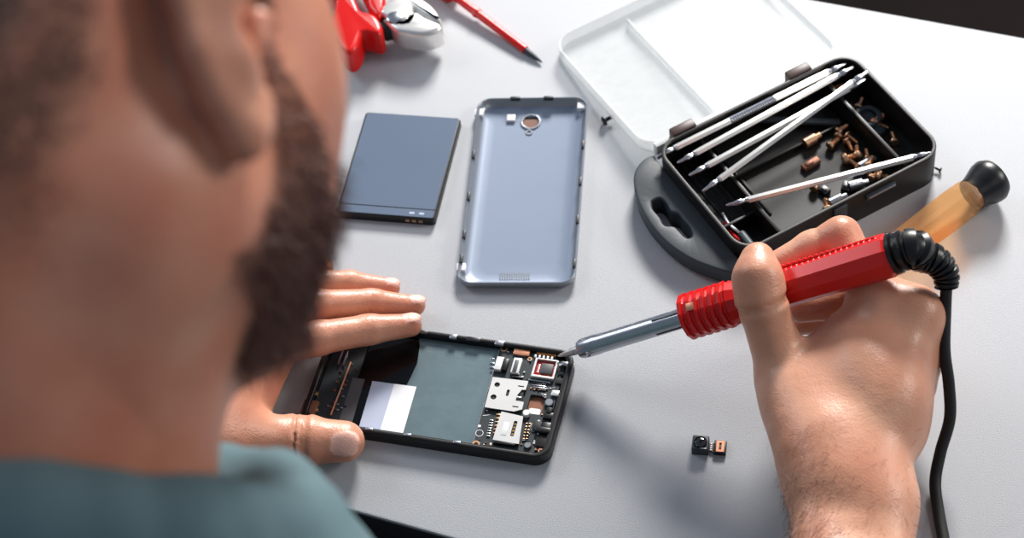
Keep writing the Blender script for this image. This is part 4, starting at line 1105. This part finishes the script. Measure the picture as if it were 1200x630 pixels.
# ------------------------------------------------------------------ hair strands as real geometry
def strands(name, m, P, N, prob, n, ln, wd, down, lay, seed=1):
    """n blades rooted on points P chosen by prob; ln(i) length; lay: how flat they lie along 'down'"""
    r = np.random.RandomState(seed); p = prob / prob.sum(); I = r.choice(len(P), n, p=p)
    root = P[I] + r.normal(size=(n, 3)) * .0009; nn = N[I]; dv = down[None] if down.ndim == 1 else down[I]
    dv = dv - nn * (dv * nn).sum(1)[:, None]; dv /= np.maximum(np.linalg.norm(dv, axis=1), 1e-6)[:, None]
    dirn = nn * (1 - lay) + dv * lay + r.normal(size=(n, 3)) * .28; dirn /= np.linalg.norm(dirn, axis=1)[:, None]
    L = ln[I][:, None] * r.uniform(.6, 1.25, (n, 1))
    sd = np.cross(dirn, r.normal(size=(n, 3))); sd /= np.linalg.norm(sd, axis=1)[:, None]; sd = sd * wd
    mid = root + dirn * L * .55 + nn * L * .06; tip = root + dirn * L * .9 + dv * L * .22
    V = np.stack([root - sd, root + sd, mid + sd * .8, mid - sd * .8, tip + sd * .25, tip - sd * .25], 1).reshape(-1, 3)
    b = np.arange(n)[:, None] * 6
    Q = np.concatenate([b + [0, 1, 2, 3], b + [3, 2, 4, 5]])
    return mesh_obj(name, V - pl_, Q, m, person)
dn_h = -HMn[:, 2]; fwd_h = HMn[:, 1]
vis = np.ones(len(HP))
strands('beard', 'beard', HP, HN, bm_ ** 2, 13000, .0035 + .0060 * smooth01((-z - 10) / 50), .00016, dn_h * .8 + fwd_h * .5, .55, 2)
strands('hair', 'hair', HP, HN, hm ** 2 * (.6 + smooth01((z - 0) / 50)), 60000, .002 + .014 * smooth01((z - 15 + np.clip(-y, 0, 60) * .1) / 70), .00018, dn_h * .7 - fwd_h * .6, .6, 3)
pr_ = nape * (1 - hm)
o = strands('nape_stubble', 'hair', HP, HN, pr_ ** 1.5 + 1e-9, 9000, np.full(len(HP), .0018), .00010, dn_h, .5, 4)
N1 = normals(P1, Q1)
fa = smooth01(((P1 - wr) @ fd + .045) / .13) * (.25 + 1.3 * smooth01(((P1 - wr) @ lat) * 60)) * (((P1 - wr) @ fd) < .12)
o = strands('arm_hair', 'arm_hair', P1, N1, fa + 1e-12, 7000, np.full(len(P1), .0075), .00008, fd * .8 + lat * .5, .78, 5)

# ------------------------------------------------------------------ shirt and trousers
S = Field(lo_ - .03, hi_ + .03, .0035)
S.cone(ch, pel, .135, .135, .06); S.cone(nb + (pel - nb) * .2, ch, .085, .13, .05)
S.cone(shr, shl, .060, .060, .04); S.cone(shr, ch + V3(dd_) * .04, .066, .10, .05); S.cone(shl, ch - V3(dd_) * .04, .066, .10, .05)
S.cone(nb + (0, 0, -.018), shr, .036, .052, .03); S.cone(nb + (0, 0, -.018), shl, .036, .052, .03)
up_r = shr + (el - shr) * .72; up_l = shl + (ell_ - shl) * .6
S.cone(shr, up_r, .066, .058, .03); S.cone(shl, up_l, .066, .058, .03)
cn = nb + (V3(HO) - nb) * .15 + V3(FWD) * .010; crv, fwv, cuv = V3(CR), V3(FWD), V3(CU)
tdn = (pel - nb) / np.linalg.norm(pel - nb); rp = []
for k_ in range(28):
    ph = 2 * math.pi * k_ / 28; cc_, ss_ = math.cos(ph), math.sin(ph)
    rp.append(cn + crv * (.083 * cc_ + .007) + fwv * (.078 if ss_ > 0 else .092) * ss_ + cuv * (.004 - .006 * cc_ + .010 * max(-ss_, 0) + .0015 * math.sin(3 * ph)))
for k_ in range(28):
    a_, b_ = rp[k_ - 1], rp[k_]; S.cone(a_, b_, .0085, .0085, .004)
    out_ = (b_ - cn) / np.linalg.norm(b_ - cn); cc_ = math.cos(2 * math.pi * k_ / 28)
    S.chain([b_, b_ + tdn * .03 + out_ * .002, b_ + tdn * .085 + out_ * (.02 if cc_ < .3 else .0)], [.0075, .012, .026], .03)
# collar roll round the neck
naxis = V3(HO) - nb; naxis /= np.linalg.norm(naxis)
P4, Q4 = S.mesh(); P4 = relax(P4, Q4, 2); N4 = normals(P4, Q4)
w1 = noise3(P4 * np.array((1, 1, 1.)) * 1000, .006, 11); w2 = noise3(P4 * 1000, .018, 12)
P4 = P4 + N4 * (np.abs(w1) * -.008 + w2 * .0042)[:, None]
shirt = mesh_obj('shirt', P4 - pl_, Q4, 'shirt', person)
kr = PEL + dn * .42 + dd_ * .10 + Vector((0, 0, -.10)); kl = PEL + dn * .42 - dd_ * .10 + Vector((0, 0, -.10))
TF = Field(np.array((PEL.x - .5, PEL.y - .3, -.745)), np.array((PEL.x + .6, PEL.y + .7, PEL.z + .15)), .009)
for k_, s_ in ((kr, 1), (kl, -1)):
    hip = PEL + dd_ * .08 * s_ + Vector((0, 0, -.05)); ft = Vector((k_.x, k_.y, -.70)) - dn * .03
    TF.cone(V3(hip), V3(k_), .095, .072, .05); TF.cone(V3(k_), V3(ft), .070, .05, .03)
P5, Q5 = TF.mesh(); P5 = relax(P5, Q5, 2)
mesh_obj('trousers', P5 - pl_, Q5, 'trousers', person)
for k_, s_ in ((kr, 1), (kl, -1)):
    ft = Vector((k_.x, k_.y, -.70)) - dn * .03; bs = bmesh.new()
    add_plate(bs, rr(-.045, .045, -.07, .19, .04, 6), [], 0, .07, .02, M=T(ft.x, ft.y, -.739) @ Rz(DA))
    obj('shoe', bs, 'black_matte', person, world=True)
st = thing('stool', 'dark stool under the seated man', 'stool', (PEL.x, PEL.y, -.74), DA)
hs = PEL.z - .115 - .05 + .74 - .006
obj('seat', lathe([(.0001, hs - .05), (.17, hs - .05), (.18, hs - .03), (.18, hs - .012), (.16, hs), (.0001, hs)], 32), 'black_matte', st)
obj('column', lathe([(.025, .05), (.025, hs - .05)], 20), 'steel', st)
obj('base', lathe([(.2, 0), (.2, .015), (.05, .05), (.025, .06)], 32), 'black_matte', st)
